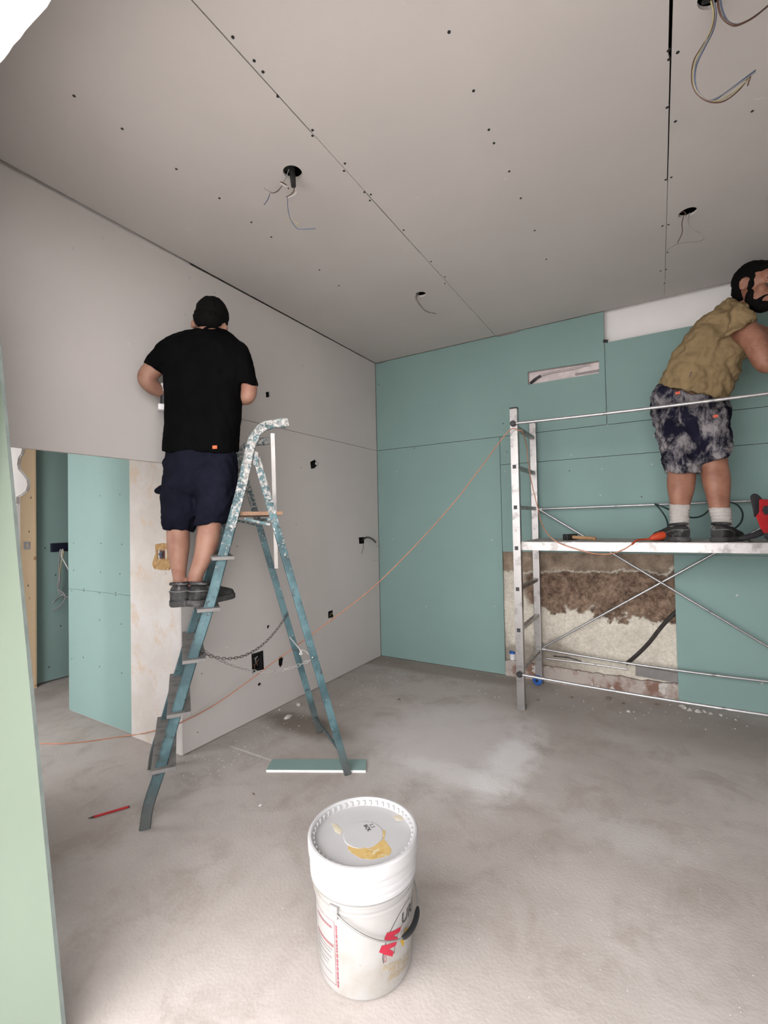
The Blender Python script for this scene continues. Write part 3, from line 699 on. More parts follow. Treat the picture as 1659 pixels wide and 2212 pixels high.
# ceiling cables
d1 = dep((H1[0], H1[1], C))
def ex1(t):
    c = Vector((H1[0], H1[1], C)); MB().tube([c + Vector((.0, 0, .06)), U(631, 372, d1), U(633, 388, d1), U(634, 403, d1)], [.013, .013, .0125, .0105], 10).build('conduit', M['black'], t, 60)
wires('ceiling_cable', 'two bare cable tails with black conduit hanging from round ceiling hole above ladder', [
    ('wire_grey', .0022, path(d1, (624, 366), (617, 386), (612, 393), (609, 401), (598, 412), (588, 416), (578, 411), (570, 406))),
    ('wire_white', .0030, path(d1, (606, 396), (613, 400), (623, 405))), ('wire_brown', .0028, path(d1, (606, 393), (616, 398), (624, 408))),
    ('wire_brown', .0018, path(d1, (609, 402), (600, 413), (590, 417), (583, 415))), ('wire_blue', .0018, path(d1, (583, 418), (579, 430), (570, 443))),
    ('wire_brown', .0020, path(d1, (634, 402), (635, 412), (627, 421), (618, 426))), ('wire_white', .0020, path(d1, (638, 408), (640, 415), (634, 422), (621, 427))),
    ('wire_blue', .0018, path(d1, (621, 426), (622, 450), (626, 470), (633, 483), (641, 493), (650, 495), (682, 494))),
    ('wire_yellow', .0016, path(d1, (618, 474), (630, 476), (641, 482), (644, 486), (638, 488)))], 'cables hanging from the ceiling', extra=ex1)
d2 = dep((H2[0], H2[1], C))
wires('ceiling_cable', 'short thin cable tail hanging from ceiling hole nearest the room corner', [
    ('wire_grey', .0024, path(d2, (905, 633), (899, 638), (897, 646), (904, 657), (915, 670), (928, 676), (938, 675))),
    ('wire_brown', .0024, path(d2, (906, 632), (900, 640), (901, 648), (909, 660), (921, 672), (942, 678)))], 'cables hanging from the ceiling')
d3 = dep((H3[0], H3[1], C))
wires('ceiling_cable', 'pair of crossed wires hanging from ceiling hole near the bearded man', [
    ('wire_brown', .0020, path(d3, (1480, 460), (1475, 473), (1473, 485), (1474, 500), (1469, 514), (1463, 525))),
    ('wire_grey', .0020, path(d3, (1489, 460), (1487, 478), (1491, 490), (1500, 498), (1512, 503), (1519, 510), (1521, 515), (1512, 521), (1495, 523), (1475, 525), (1462, 528), (1450, 534), (1441, 540))),
    ('wire_brown', .0018, path(d3, (1466, 469), (1468, 461), (1476, 457), (1482, 462), (1482, 468)))], 'cables hanging from the ceiling')
d4 = dep((H4[0], H4[1], C))
def ex4(t): MB().tube(path(d4, (1545, -14), (1532, -2), (1518, 6)), [.010, .008, .005], 8).build('conduit', M['iron'], t, 60)
wires('ceiling_cable', 'long looping bundle of coloured wires hanging at the top of the ceiling', [
    ('wire_yellow', .0022, path(d4, (1535, 0), (1541, 30), (1535, 65), (1519, 98), (1501, 135), (1496, 165), (1500, 190), (1515, 209), (1535, 219), (1560, 214), (1590, 196), (1618, 170))),
    ('wire_brown', .0020, path(d4, (1538, 0), (1543, 35), (1537, 65), (1518, 98), (1499, 130), (1494, 165), (1499, 192), (1515, 211), (1538, 221), (1565, 218), (1595, 196), (1620, 165), (1617, 178), (1615, 185))),
    ('wire_blue', .0022, path(d4, (1541, 0), (1547, 30), (1541, 65), (1524, 100), (1505, 140), (1501, 175), (1510, 203), (1535, 219), (1570, 198), (1610, 168), (1632, 152))),
    ('wire_grey', .0022, path(d4, (1540, -4), (1545, 35), (1536, 72), (1520, 102), (1503, 135), (1498, 170), (1505, 198), (1528, 217), (1560, 205), (1605, 175), (1632, 156)))], 'cables hanging from the ceiling', extra=ex4)
wires('ceiling_cable', 'dark curving cable at the upper right edge of the ceiling', [
    ('wire_brown', .0028, path(d4, (1550, -6), (1553, 20), (1562, 40), (1582, 54), (1600, 52), (1630, 36), (1662, 10))),
    ('wire_blue', .0022, path(d4, (1556, -6), (1560, 20), (1572, 45), (1590, 53), (1612, 46), (1640, 28), (1664, 8)))], 'cables hanging from the ceiling')
# left wall cables
dl = on(782, 1168, 'x', LX); dd = dep(dl) - .05
def exl(t):
    MB().tube(spline(path(dd, (782, 1167, dd + .06), (789, 1162), (796, 1161), (805, 1165), (812, 1172)), 5), .0085, 8).build('conduit', M['black'], t, 60)
wires('wall_cable', 'black conduit with loose green wire curling out of the grey wall corner', [
    ('wire_brown', .0020, path(dd, (784, 1174, dd + .05), (785, 1182), (782, 1192), (781, 1196))),
    ('wire_grey', .0022, path(dd, (810, 1173), (815, 1180), (822, 1182), (825, 1192), (823, 1203), (818, 1209), (803, 1210)))], extra=exl)
dq = dep(on(716, 1328, 'x', LX)) - .01
wires('wall_cable', 'thin brown wires sticking out of the small square wall socket hole', [
    ('wire_brown', .0018, path(dq, (714, 1330, dq + .03), (718, 1326), (719, 1333), (714, 1343), (713, 1352))),
    ('wire_yellow', .0018, path(dq, (712, 1332, dq + .03), (716, 1324), (720, 1330), (716, 1341), (714, 1347)))])
sbx = on(558, 1430, 'x', LX)
t = thing('socket_box', sbx - Vector((.05, 0, 0)), 'dark recessed socket box in the large square hole of the grey wall', 'socket box')
MB().holed([(a, b) for a, b in [(sbx.y - .050, sbx.z - .058), (sbx.y + .050, sbx.z - .058), (sbx.y + .050, sbx.z + .058), (sbx.y - .050, sbx.z + .058)]], [[(sbx.y - .044, sbx.z - .050), (sbx.y + .044, sbx.z - .050), (sbx.y + .044, sbx.z + .050), (sbx.y - .044, sbx.z + .050)]], mx, LX - .02, LX - .055).build('frame', M['black'], t)
for k, (dy, dz) in enumerate(((.01, .01), (.022, -.012), (.0, -.03))): MB().tube(spline([sbx + Vector((-.05, dy, dz)), sbx + Vector((-.03, dy + .012, dz + .018)), sbx + Vector((-.025, dy - .01, dz + .005)), sbx + Vector((-.03, dy - .004, dz - .02))], 5), .003, 6).build('wire', M['wire_brown' if k else 'wire_grey'], t)
MB().cyl(on(686, 1001, 'x', LX - .03), on(684, 1001, 'x', LX - .004), .014, None, 14).build('pipe_stub', M['wire_grey'], wl)
# passage cables
jb = on(131, 1182, 'x', TXW)
t = thing('junction_box', jb, 'dark blue junction box with hanging wires on the passage wall', 'junction box')
MB().box(jb + Vector((.006, 0, 0)), (.02, .16, .075), None, .02 * .45).build('box', simple('dark_blue_plastic', (.006, .008, .022), .5), t)
dj = dep(jb) - .06
for mt, pts in (('wire_grey', [(132, 1186), (128, 1205), (127, 1230), (130, 1250), (126, 1275), (136, 1285), (152, 1292)]), ('wire_white', [(136, 1186), (133, 1200), (140, 1215), (149, 1232)]), ('wire_grey', [(130, 1188), (127, 1215), (128, 1245), (125, 1270), (138, 1282), (141, 1292), (132, 1308), (118, 1317), (108, 1318), (112, 1305), (126, 1290), (138, 1284)]), ('wire_yellow', [(138, 1190), (131, 1225), (127, 1250)]), ('wire_brown', [(108, 1318), (100, 1322), (92, 1325)])):
    MB().tube(spline(path(dj, *pts), 5), .0055, 6).build('wire', M[mt], t, 60)

# orange extension cord: passage floor, up to the scaffold post, down to the deck
zf = .004
cp = [on(x, y, 'z', zf) for x, y in ((88, 1606), (140, 1606), (200, 1600), (262, 1591))] + [U(305, 1585, dep(on(305, 1598, 'z', 0))), U(345, 1575, 2.56), U(395, 1559, 2.585), U(480, 1512, 2.74), U(600, 1424, 2.93), U(700, 1351, 3.05), U(820, 1256, 3.13), U(960, 1110, 3.16), U(1040, 1008, 3.16), U(1098, 932, 3.13), U(1122, 930, 3.13)]
cp2 = [(1128, 932, 3.12), (1138, 965, 3.30), (1141, 1000, 3.32), (1150, 1050, 3.32), (1162, 1098, 3.28), (1168, 1125, 3.18), (1182, 1152, 3.05), (1204, 1171, 3.0), (1240, 1185, 2.93), (1285, 1196, 2.86), (1320, 1196, 2.82), (1345, 1188, 2.79), (1365, 1176, 2.77)]
t = thing('extension_cord', on(262, 1591, 'z', 0), 'thin orange extension cord running from the passage floor up to the scaffold', 'cord')
MB().tube(spline(cp + [U(*q) for q in cp2], 8), .0034, 7).build('cord', M['orange_cord'], t, 60)
dP = 2.83
MB().tube(spline([U(1365, 1176, 2.77), U(1376, 1167, 2.80), U(1392, 1165, dP), U(1406, 1164, dP)], 5), .0055, 8).build('strain_relief', M['orange'], t, 60)
MB().tube([U(1404, 1164, dP), U(1412, 1161, dP), U(1424, 1158, dP), U(1434, 1156, dP)], [.010, .020, .026, .024], 14).build('socket', M['orange'], t, 50)

# plaster offcut on the floor
q = [on(*p, 'z', .0125) for p in ((588, 1640), (792, 1640), (790, 1664), (575, 1663))]
oc = MB().add([p for p in q] + [Vector((p.x, p.y, .0)) for p in q], [(0, 1, 2, 3), (7, 6, 5, 4), (0, 4, 5, 1), (1, 5, 6, 2), (2, 6, 7, 3), (3, 7, 4, 0)]).build('plasterboard_offcut', None)
oc.data.materials.append(M['green_board']); oc.data.materials.append(M['board_core'])
for i, p in enumerate(oc.data.polygons): p.material_index = 0 if abs(p.normal.z) > .9 else 1
tag(oc, 'narrow green plasterboard offcut lying flat under the ladder leg', 'plasterboard')

# red pencil
a, b = on(190, 1768, 'z', .005), on(280, 1742, 'z', .005); dv = (b - a).normalized()
t = thing('pencil', (a + b) / 2 - Vector((0, 0, .005)), 'red carpenter pencil lying on the floor beside the ladder foot', 'pencil')
MB().tube([a + dv * .022, b - dv * .004], [.0050, .0050], 6).build('shaft', simple('pencil_red', (.38, .012, .018), .45), t)
MB().tube([a, a + dv * .004, a + dv * .022], [.0008, .0016, .0050], 6).build('tip', simple('pencil_tip', (.03, .02, .015), .6), t)
MB().tube([b - dv * .004, b], [.0051, .0051], 6).build('end_cap', M['black'], t)

# hammer on the deck
ZD = 1.145
h0 = on(1232, 1159, 'y', 3.42); h0.z = ZD + .022
h1 = h0 + (Vector((.52, -.22, 0))).normalized() * .185; h1.z = ZD + .013
hd = (h1 - h0).normalized(); hs = Vector((-hd.y, hd.x, 0))
t = thing('hammer', (h0.x, h0.y, ZD), 'club hammer with dark iron head and wooden handle on scaffold deck', 'hammer')
MB().tube([h0 - hd * .01, h0 + hd * .06, h0 + hd * .16, h1], [.011, .0125, .013, .0135], 10, .8).build('handle', M['handle_wood'], t, 60)
MB().box(h0, (.040, .125, .042), Matrix((hd, hs, Vector((0, 0, 1)))).transposed(), .006).build('head', M['iron'], t)

# hammer drill on the deck, cut by the picture edge
def drill():
    D = 2.545; y0 = ZD
    def q(px, py, k=0.0): return U(px, py, D + k)
    t = thing('hammer_drill', on(1650, 1166, 'z', ZD), 'red and black hammer drill standing on the scaffold deck', 'drill')
    fw_ = ray(1650, 1110).normalized()
    def slab(poly, th, name, mat, bev=.006, off=0.0, parent=t):
        n = len(poly); mb = MB(); f_ = [U(x, y, D + off) - fw_ * th for x, y in poly]; bk_ = [U(x, y, D + off) + fw_ * th for x, y in poly]
        mb.add(f_ + bk_, [tuple(range(n)), tuple(range(2 * n - 1, n - 1, -1))] + [(i, i + n, (i + 1) % n + n, (i + 1) % n) for i in range(n)])
        me = mb.mesh(name); bm = bmesh.new(); bm.from_mesh(me); bmesh.ops.bevel(bm, geom=bm.edges[:], offset=bev, segments=3, profile=.6, affect='EDGES', clamp_overlap=True); bm.to_mesh(me); bm.free()
        me.polygons.foreach_set('use_smooth', [True] * len(me.polygons)); me.set_sharp_from_angle(angle=math.radians(40))
        return put(name, me, mat, parent)
    red_ = simple('tool_red', (.34, .010, .013), .4, var=.08); blk = dirty('tool_black', (.018, .018, .02), (.10, .095, .10), .55, 18, .6)
    bd = slab([(1640, 1078), (1665, 1080), (1720, 1082), (1735, 1105), (1728, 1135), (1705, 1150), (1670, 1156), (1652, 1154), (1643, 1142), (1637, 1126), (1632, 1114), (1640, 1108)], .040, 'housing', red_, .010)
    slab([(1650, 1093), (1700, 1093), (1706, 1106), (1690, 1112), (1652, 1112), (1646, 1103)], .044, 'vent_panel', blk, .004, 0, bd)
    slab([(1620, 1073), (1625, 1067), (1633, 1066), (1640, 1070), (1648, 1079), (1644, 1092), (1643, 1106), (1640, 1117), (1629, 1117), (1626, 1100)], .022, 'rear_grip', blk, .008)
    slab([(1652, 1148), (1690, 1146), (1698, 1160), (1690, 1168), (1660, 1168), (1650, 1160)], .040, 'gearbox', blk, .008)
    MB().tube([q(1652, 1148), q(1630, 1156), q(1606, 1162), q(1596, 1163)], [.016, .017, .015, .008], 12).build('side_handle', blk, t, 50)
    slab([(1725, 1095), (1760, 1098), (1775, 1110), (1772, 1122), (1755, 1130), (1725, 1130)], .030, 'nose', blk, .01)
    MB().tube([q(1770, 1114), q(1800, 1116), q(1808, 1117)], [.020, .018, .012], 14).build('chuck', M['iron'], t, 50)
drill()
# dark green cable of the drill, looping behind the man's legs
dg_ = 2.98
cab = [(1440, 1158, 2.80), (1443, 1140, 2.92), (1440, 1122, dg_), (1430, 1105, dg_), (1418, 1091, 3.02), (1416, 1089, 3.02), (1430, 1094, dg_), (1450, 1103, dg_), (1475, 1114, dg_), (1500, 1118, dg_), (1520, 1112, dg_), (1540, 1095, dg_), (1560, 1086, dg_), (1577, 1085, 2.94), (1594, 1092, 2.90), (1604, 1108, 2.86), (1602, 1125, 2.82), (1592, 1138, 2.76), (1578, 1146, 2.74)]
t = thing('tool_cable', U(1500, 1150, 2.95), 'dark green tool cable looping behind the bearded man on the platform', 'cable')
MB().tube(spline([U(*q) for q in cab], 6), .0052, 7).build('cable', simple('dark_green_rubber', (.012, .030, .026), .5), t, 60)
MB().tube(spline([U(1590, 1152, 2.66), U(1602, 1156, 2.60), U(1622, 1170, 2.52), U(1640, 1183, 2.50), U(1653, 1188, 2.50), U(1690, 1186, 2.50)], 6), .0050, 7).build('tail', M['black'], t, 60)

# things in and before the bare patch
t = thing('pipe', on(1362, 1428, 'y', BY + .03), 'dark flexible pipe bending out of the bare wall patch', 'pipe')
MB().tube(spline([on(x, y, 'y', BY + .030) for x, y in ((1352, 1434), (1364, 1425), (1384, 1407), (1404, 1386), (1424, 1360), (1444, 1337), (1466, 1316))], 5), .0135, 12).build('hose', dirty('dusty_black_hose', (.022, .018, .016), (.06, .05, .043), .5, 10, .8), t, 60)
t = thing('metal_strip', on(1180, 1416, 'y', BY + .035), 'thin bent metal strips resting on the broken sill', 'metal strip')
MB().tube([on(1176, 1422, 'y', BY + .02), on(1258, 1432, 'y', BY + .02), on(1355, 1446, 'y', BY + .02)], .006, 8).build('strip', M['steel'], t)
MB().tube([on(1195, 1417, 'y', BY + .034), on(1225, 1420, 'y', BY + .034), on(1256, 1428, 'y', BY + .034)], .0055, 8).build('strip', M['iron'], t)
t = MB().bar(on(1373, 1448, 'y', BY + .015), on(1464, 1464, 'y', BY + .015), .07, .02, ZU, .002).build('metal_channel', simple('grey_channel', (.20, .19, .18), .5, .4))
tag(t, 'flat grey metal channel lying at the right end of the sill', 'metal channel')
a, b = on(1208, 1472, 'z', .012), on(1284, 1483, 'z', .012)
t = MB().bar(a, b, .035, .014, Vector((0, 1, 0)), .002).build('steel_profile', M['steel'])
tag(t, 'short galvanised steel profile lying on the floor behind scaffold rod', 'metal profile')
p = on(1163, 1478, 'z', 0)
t = thing('blue_cap', p, 'round blue plastic wheel at the foot of the rear scaffold post', 'wheel')
wx = p + Vector((.0, -.02, .038))
bl = simple('blue_plastic', (.02, .10, .36), .4)
MB().lathe([(0, -.018), (.022, -.018), (.036, -.012), (.038, 0), (.036, .012), (.022, .018), (0, .018)], wx, (.2, 1, 0), 24).build('tread', bl, t, 40)
MB().lathe([(0, -.022), (.010, -.022), (.012, -.016), (0, -.014)], wx, (.2, 1, 0), 16).build('hub', M['iron'], t, 40)
p = on(1107, 1408, 'y', BY + .035); p.z = .13
t = thing('tape_pot', p, 'small white plastic pot with blue lid on the sill behind scaffold post', 'pot')
MB().lathe([(0, 0), (.022, 0), (.024, .004), (.024, .05), (0, .05)], p, n=20).build('body', simple('pot_white', (.7, .7, .7), .5), t, 40)
MB().lathe([(0, .05), (.0255, .05), (.0255, .068), (.022, .071), (0, .071)], p, n=20).build('lid', bl, t, 40)

# plaster chunks on the floor
def chunk(px, py, s, seed, label, flat=.55, mat=None, grp='plaster rubble on the floor'):
    r = random.Random(seed); p = on(px, py, 'z', 0); bm = bmesh.new(); bmesh.ops.create_icosphere(bm, subdivisions=1, radius=1)
    for v in bm.verts:
        k = 1 + .75 * noise.noise(v.co * 1.6 + Vector((seed * 3.1, 0, 0))); v.co = Vector((v.co.x * s * k * r.uniform(.95, 1.05), v.co.y * s * .7 * k, max(v.co.z, -.6) * s * flat * k))
    zmin = min(v.co.z for v in bm.verts); R3 = Matrix.Rotation(r.uniform(0, 6), 3, 'Z')
    for v in bm.verts: v.co = R3 @ (v.co - Vector((0, 0, zmin))) + p
    me = bpy.data.meshes.new('plaster_chunk'); bm.to_mesh(me); bm.free()
    o = put('plaster_chunk', me, mat or M['chunk']); tag(o, label, 'rubble', grp); return o
M['chunk'] = simple('plaster_rubble', (.44, .415, .39), .95, var=.15, scale=30, bump=.4, bscale=50)
M['chunk_brown'] = simple('brown_rubble', (.15, .11, .08), .95, var=.2, scale=30, bump=.4, bscale=50)
chunk(621, 1552, .030, 1, 'largest white plaster chunk on the brown stain by the left wall', .5)
chunk(644, 1524, .026, 2, 'white plaster chunk against the foot of the grey wall', .6)
chunk(604, 1534, .014, 3, 'tiny white plaster crumb beside the larger chunk at the wall', .6)
chunk(563, 1741, .012, 4, 'pale plaster sliver alone on the floor before the bucket', .5)
chunk(548, 1716, .008, 5, 'tiny dark crumb on the floor behind the pale sliver', .5, M['chunk_brown'])
chunk(862, 1512, .016, 6, 'thin brown twig-like crumb in the middle of the floor', .3, M['chunk_brown'])
for i, (x, y, s_) in enumerate(((1475, 1532, .030), (1490, 1536, .024), (1508, 1540, .026), (1522, 1538, .016), (1534, 1543, .018), (1558, 1546, .016), (1590, 1556, .012))):
    chunk(x, y, s_, 10 + i, ('first', 'second', 'third', 'fourth', 'fifth', 'sixth', 'last')[i] + ' pale rubble crumb from the left along the base of the green wall', .5)
for i, (x, y, s_) in enumerate(((1315, 1510, .022), (1163, 1513, .012), (1235, 1507, .014), (1358, 1538, .016), (1418, 1523, .014), (1346, 1520, .012))):
    chunk(x, y, s_, 20 + i, ('largest dark crumb on the floor under the scaffold', 'tiny brown crumb beside the foot of the scaffold post', 'brown crumb on the floor behind the lower scaffold rod', 'single white crumb on the floor before the scaffold', 'brown crumb on the floor near the end of the sill', 'small brown crumb between the white crumb and the sill')[i], .45, M['chunk_brown'] if i != 3 else M['chunk'], 'crumbs under the scaffold')
# fine grit nobody could count
rr = random.Random(12); gm = MB()
def grit(px, py, s_):
    if (640 < px < 930 and py > 2020) or (565 < px < 800 and 1630 < py < 1675): return
    p = on(px, py, 'z', 0); a = rr.uniform(0, 6); gm.add([p + Vector((math.cos(a + k * 2.1) * s_, math.sin(a + k * 2.1) * s_, 0)) for k in range(3)] + [p + Vector((0, 0, s_ * .8))], [(0, 1, 3), (1, 2, 3), (2, 0, 3)])
for _ in range(420):
    k = rr.random()
    if k < .35: t_ = rr.random(); grit(395 + 428 * t_ + rr.uniform(-10, 60), 1633 - 216 * t_ + rr.uniform(5, 60), rr.uniform(.002, .005))
    elif k < .6: t_ = rr.random(); grit(830 + 800 * t_, 1425 + 118 * t_ + rr.uniform(2, 50), rr.uniform(.002, .007))
    else: grit(rr.uniform(120, 1650), rr.uniform(1600, 2200), rr.uniform(.0012, .0026))
o = gm.build('floor_grit', M['chunk']); tag(o, 'fine plaster grit scattered over the concrete floor', 'grit', None, 'stuff')

# leaning sheet at the left of the camera
def leaning_sheet():                     # offcut with a slanted edge, leaning back beside the jamb
    e0 = on(133, 2212, 'y', .575); e1 = on(-6, 740, 'y', .625); dv = (e1 - e0) / (e1.z - e0.z); b = e0 - dv * e0.z; top = b + dv * 2.2
    lf = Vector((-.90, -.436, 0)); nf = Vector((.436, -.90, 0)); T = .0125; Wd = .30
    b2 = b + lf * Wd; t2 = top + lf * Wd
    P = [b, top, t2, b2]
    mb = MB().add(P + [p - nf * T for p in P], [(0, 1, 2, 3), (7, 6, 5, 4), (0, 4, 5, 1), (1, 5, 6, 2), (2, 6, 7, 3), (3, 7, 4, 0)])
    o = mb.build('leaning_plasterboard', None); o.data.materials.append(M['pale_board']); o.data.materials.append(M['board_edge'])
    for p in o.data.polygons: p.material_index = 0 if abs(p.normal.dot(nf)) > .8 else 1
    return tag(o, 'pale green plasterboard sheet leaning at the left edge of the opening', 'plasterboard')
M['board_edge'] = simple('white_gypsum_edge', (.20, .235, .22), .9)
leaning_sheet()
# white moulded piece showing behind the sheet
def moulding():
    yq = 1.02; P = [on(x, y, 'y', yq) for x, y in ((-30, 936), (40, 934), (47, 938), (48, 972), (46, 981), (40, 990), (38, 1003), (40, 1013), (50, 1024), (58, 1035), (60, 1048), (56, 1062), (46, 1070), (36, 1075), (36, 1090), (-30, 1100))]
    o = MB().prism([(p.x, p.z) for p in P], my, yq, yq + .014).build('white_moulding', simple('white_moulded_plastic', (.42, .40, .385), .5, var=.03), None)
    s_ = MB().span((P[0].x - .01, yq, 0), (P[0].x + .03, yq + .022, P[0].z), .004)
    return o, s_
t = thing('moulded_stand', on(20, 1500, 'y', 1.02).xy.to_3d(), 'white rounded moulded piece on a post behind the leaning sheet', 'stand')
mo, ms_ = moulding(); wv_ = Vector(mo.location); mo.parent = t; mo.location = wv_ - Vector(t.location)
me_ = mo.data; bm = bmesh.new(); bm.from_mesh(me_); bmesh.ops.bevel(bm, geom=[e for e in bm.edges if e.is_boundary is False and abs((e.verts[0].co - e.verts[1].co).y) < .001], offset=.005, segments=3, affect='EDGES', clamp_overlap=True); bm.to_mesh(me_); bm.free()
ms_.build('post', M['white'], t)

# ================================================================== people
def ring2(pl, pr, d, hd, n=24, p=2.2, d2=None):
    """elliptic ring whose left and right ends lie at two picture points; hd = half thickness away from the viewer"""
    a0_ = U(*pl, d); a1_ = U(*pr, d if d2 is None else d2); c = (a0_ + a1_) / 2; a = (a1_ - a0_) / 2; fwd = ray((pl[0] + pr[0]) / 2, (pl[1] + pr[1]) / 2).normalized()
    b = (fwd - a.normalized() * fwd.dot(a.normalized())).normalized() * hd
    def sg(t): return math.copysign(abs(t) ** (2.0 / p), t)
    return [c + a * sg(math.cos(2 * math.pi * k / n)) + b * sg(math.sin(2 * math.pi * k / n)) for k in range(n)]
def resample(rings, k=3):
    n = len(rings[0]); cols = [spline([r[j] for r in rings], k) for j in range(n)]
    return [[cols[j][i] for j in range(n)] for i in range(len(cols[0]))]
def lofted(spec, p=2.2): return MB().loft(resample([ring2(*s_[:4], p=p) for s_ in spec]))
def limb(pts, rad_, k=4, n=16, flat=1.0, up=None):
    P = spline(pts, k); R_ = []
    for i in range(len(pts) - 1):
        for j in range(k): R_.append(rad_[i] + (rad_[i + 1] - rad_[i]) * j / k)
    R_.append(rad_[-1])
    # rounded ends
    a, b = P[0] - (P[1] - P[0]).normalized() * R_[0] * .5, P[-1] + (P[-1] - P[-2]).normalized() * R_[-1] * .5
    return MB().tube([a] + P + [b], [R_[0] * .55] + R_ + [R_[-1] * .55], n, flat, up)
def solid(name, pieces, voxel=.008, smooth=6, wrinkle=None):
    """union of overlapping closed pieces as one continuous surface"""
    allm = MB()
    for q in pieces:
        me_ = q.mesh('x'); allm.add([v.co.copy() for v in me_.vertices], [tuple(f.vertices) for f in me_.polygons]); bpy.data.meshes.remove(me_)
    me = bpy.data.meshes.new(name); me.from_pydata([tuple(p) for p in allm.v], [], allm.f)
    ob = bpy.data.objects.new('tmp', me); COL.objects.link(ob)
    r = ob.modifiers.new('r', 'REMESH'); r.mode = 'VOXEL'; r.voxel_size = voxel; r.adaptivity = 0
    if smooth: s_ = ob.modifiers.new('s', 'SMOOTH'); s_.factor = .5; s_.iterations = smooth
    dg = bpy.context.evaluated_depsgraph_get(); dg.update(); out = bpy.data.meshes.new_from_object(ob.evaluated_get(dg))
    bpy.data.objects.remove(ob); bpy.data.meshes.remove(me); out.name = name
    if wrinkle:
        nr = [v.normal.copy() for v in out.vertices]
        for v, n_ in zip(out.vertices, nr): v.co += n_ * wrinkle(v.co)
    out.polygons.foreach_set('use_smooth', [True] * len(out.polygons)); out.update()
    return out
def hand(wr, dv, nrm, thumb, L=.185, curl=.9):
    """palm, four unequal curled fingers and a thumb; dv = direction of the hand, nrm = out of the palm side, thumb = side of the thumb"""
    dv = dv.normalized(); nrm = (nrm - dv * nrm.dot(dv)).normalized(); th = (thumb - dv * thumb.dot(dv) - nrm * thumb.dot(nrm)).normalized(); out = []
    pl = L * .5
    def rg(c, hw, ht): return [c + th * hw * math.cos(2 * math.pi * k / 14) + nrm * ht * math.sin(2 * math.pi * k / 14) for k in range(14)]
    out.append(MB().loft([rg(wr - dv * .02, .026, .019), rg(wr + dv * pl * .2, .031, .017), rg(wr + dv * pl * .65, .041, .015), rg(wr + dv * pl, .041, .012), rg(wr + dv * pl * 1.06, .034, .008)]))
    for i, (off, ln) in enumerate(((.030, .92), (.010, 1.0), (-.011, .94), (-.030, .74))):
        b = wr + dv * pl * .93 + th * off; seg = L * .5 * ln; P = [b]; a = curl * .25; q = b
        for k, fr in enumerate((.45, .32, .23)):
            q = q + (dv * math.cos(a) + nrm * math.sin(a)) * seg * fr; P.append(q); a += curl * (.75 if k == 0 else .55)
        out.append(limb(P, [.0092, .0088, .0080, .0068], 3, 10))
    b = wr + dv * pl * .22 + th * .024; P = [b, b + (dv * .5 + th * .8).normalized() * .034 + nrm * .008, b + (dv * .8 + th * .75).normalized() * .062 + nrm * .022, b + (dv * 1.0 + th * .55).normalized() * .088 + nrm * .036]
    out.append(limb(P, [.013, .0115, .0098, .0078], 3, 10)); return out
def shoe(parent, heel, dv, mats, L=.285, W=.052, name='shoe', low=True):
    dv = Vector((dv[0], dv[1], 0)).normalized(); sd = Vector((-dv.y, dv.x, 0)); up = Vector((0, 0, 1))
    def sec(x, hw, h0, h1, n=16, pw=2.6):
        c = heel + dv * x + up * (h0 + h1) / 2; sg = lambda t: math.copysign(abs(t) ** (2 / pw), t)
        return [c + sd * hw * sg(math.cos(2 * math.pi * k / n)) + up * (h1 - h0) / 2 * sg(math.sin(2 * math.pi * k / n)) for k in range(n)]
    spec = [(-.006, .026, .02, .074), (.004, .038, .014, .096), (.030, .044, .012, .104), (.075, .045, .012, .098), (.11, .044, .012, .096), (.15, .046, .012, .084), (.19, .051, .012, .070), (.23, .052, .012, .060), (.262, .043, .012, .052), (.282, .026, .014, .042)]
    k = L / .285
    o = put(name, solid(name, [MB().loft([sec(a * k, b, c, d) for a, b, c, d in spec])], .006, 4, lambda q: .0016 * noise.noise(q * 60)), mats[0], parent)
    ol = [(-.012, .030), (.004, .042), (.035, .047), (.09, .046), (.14, .047), (.19, .055), (.235, .056), (.268, .046), (.290, .022)]
    pts = [(a * k, b) for a, b in ol] + [(a * k, -b) for a, b in reversed(ol)]
    mp = lambda u, v, t: heel + dv * u + sd * v + up * t
    sole = MB().prism(pts, mp, 0.0, .028); me = sole.mesh('sole'); bm = bmesh.new(); bm.from_mesh(me); bmesh.ops.bevel(bm, geom=bm.edges[:], offset=.004, segments=2, affect='EDGES', clamp_overlap=True); bm.to_mesh(me); bm.free()
    put('sole', me, mats[1], o)
    seam = MB(); loop = [heel + dv * a * k + sd * b * 1.0 + up * h_ for a, b, h_ in ((.11, .045, .050), (.05, .0455, .066), (.006, .041, .072), (-.009, .0, .070), (.006, -.041, .072), (.05, -.0455, .066), (.11, -.045, .050))]
    seam.tube(spline(loop, 4), .0028, 6); seam.build('seam', mats[2], o, 60)
    col = MB(); lp_ = [heel + dv * (.052 + .050 * math.cos(q)) * k + sd * .040 * math.sin(q) + up * (.098 + .004 * (1 - math.cos(q))) for q in [2 * math.pi * j / 20 for j in range(21)]]
    col.tube(lp_, .008, 8); col.build('collar', mats[0], o, 60)
    return o
def skin_mat(name, col, blotch):
    t = NT(name); co = t.coord(True); c = t.mix(t.step(t.noise(co, 14, 5, .6), .35, .72), col, blotch); c = t.mix(t.step(t.noise(co, 60, 3, .5), .70, .76, 0, .6), c, sc(blotch, .55))
    t.b.inputs['Subsurface Weight'].default_value = .08; t.b.inputs['Subsurface Radius'].default_value = (.02, .008, .004); t.b.inputs['Subsurface Scale'].default_value = .3
    t.bump(t.noise(co, 220, 3), .06, .002); return t.done(c, .55, 0, .35)
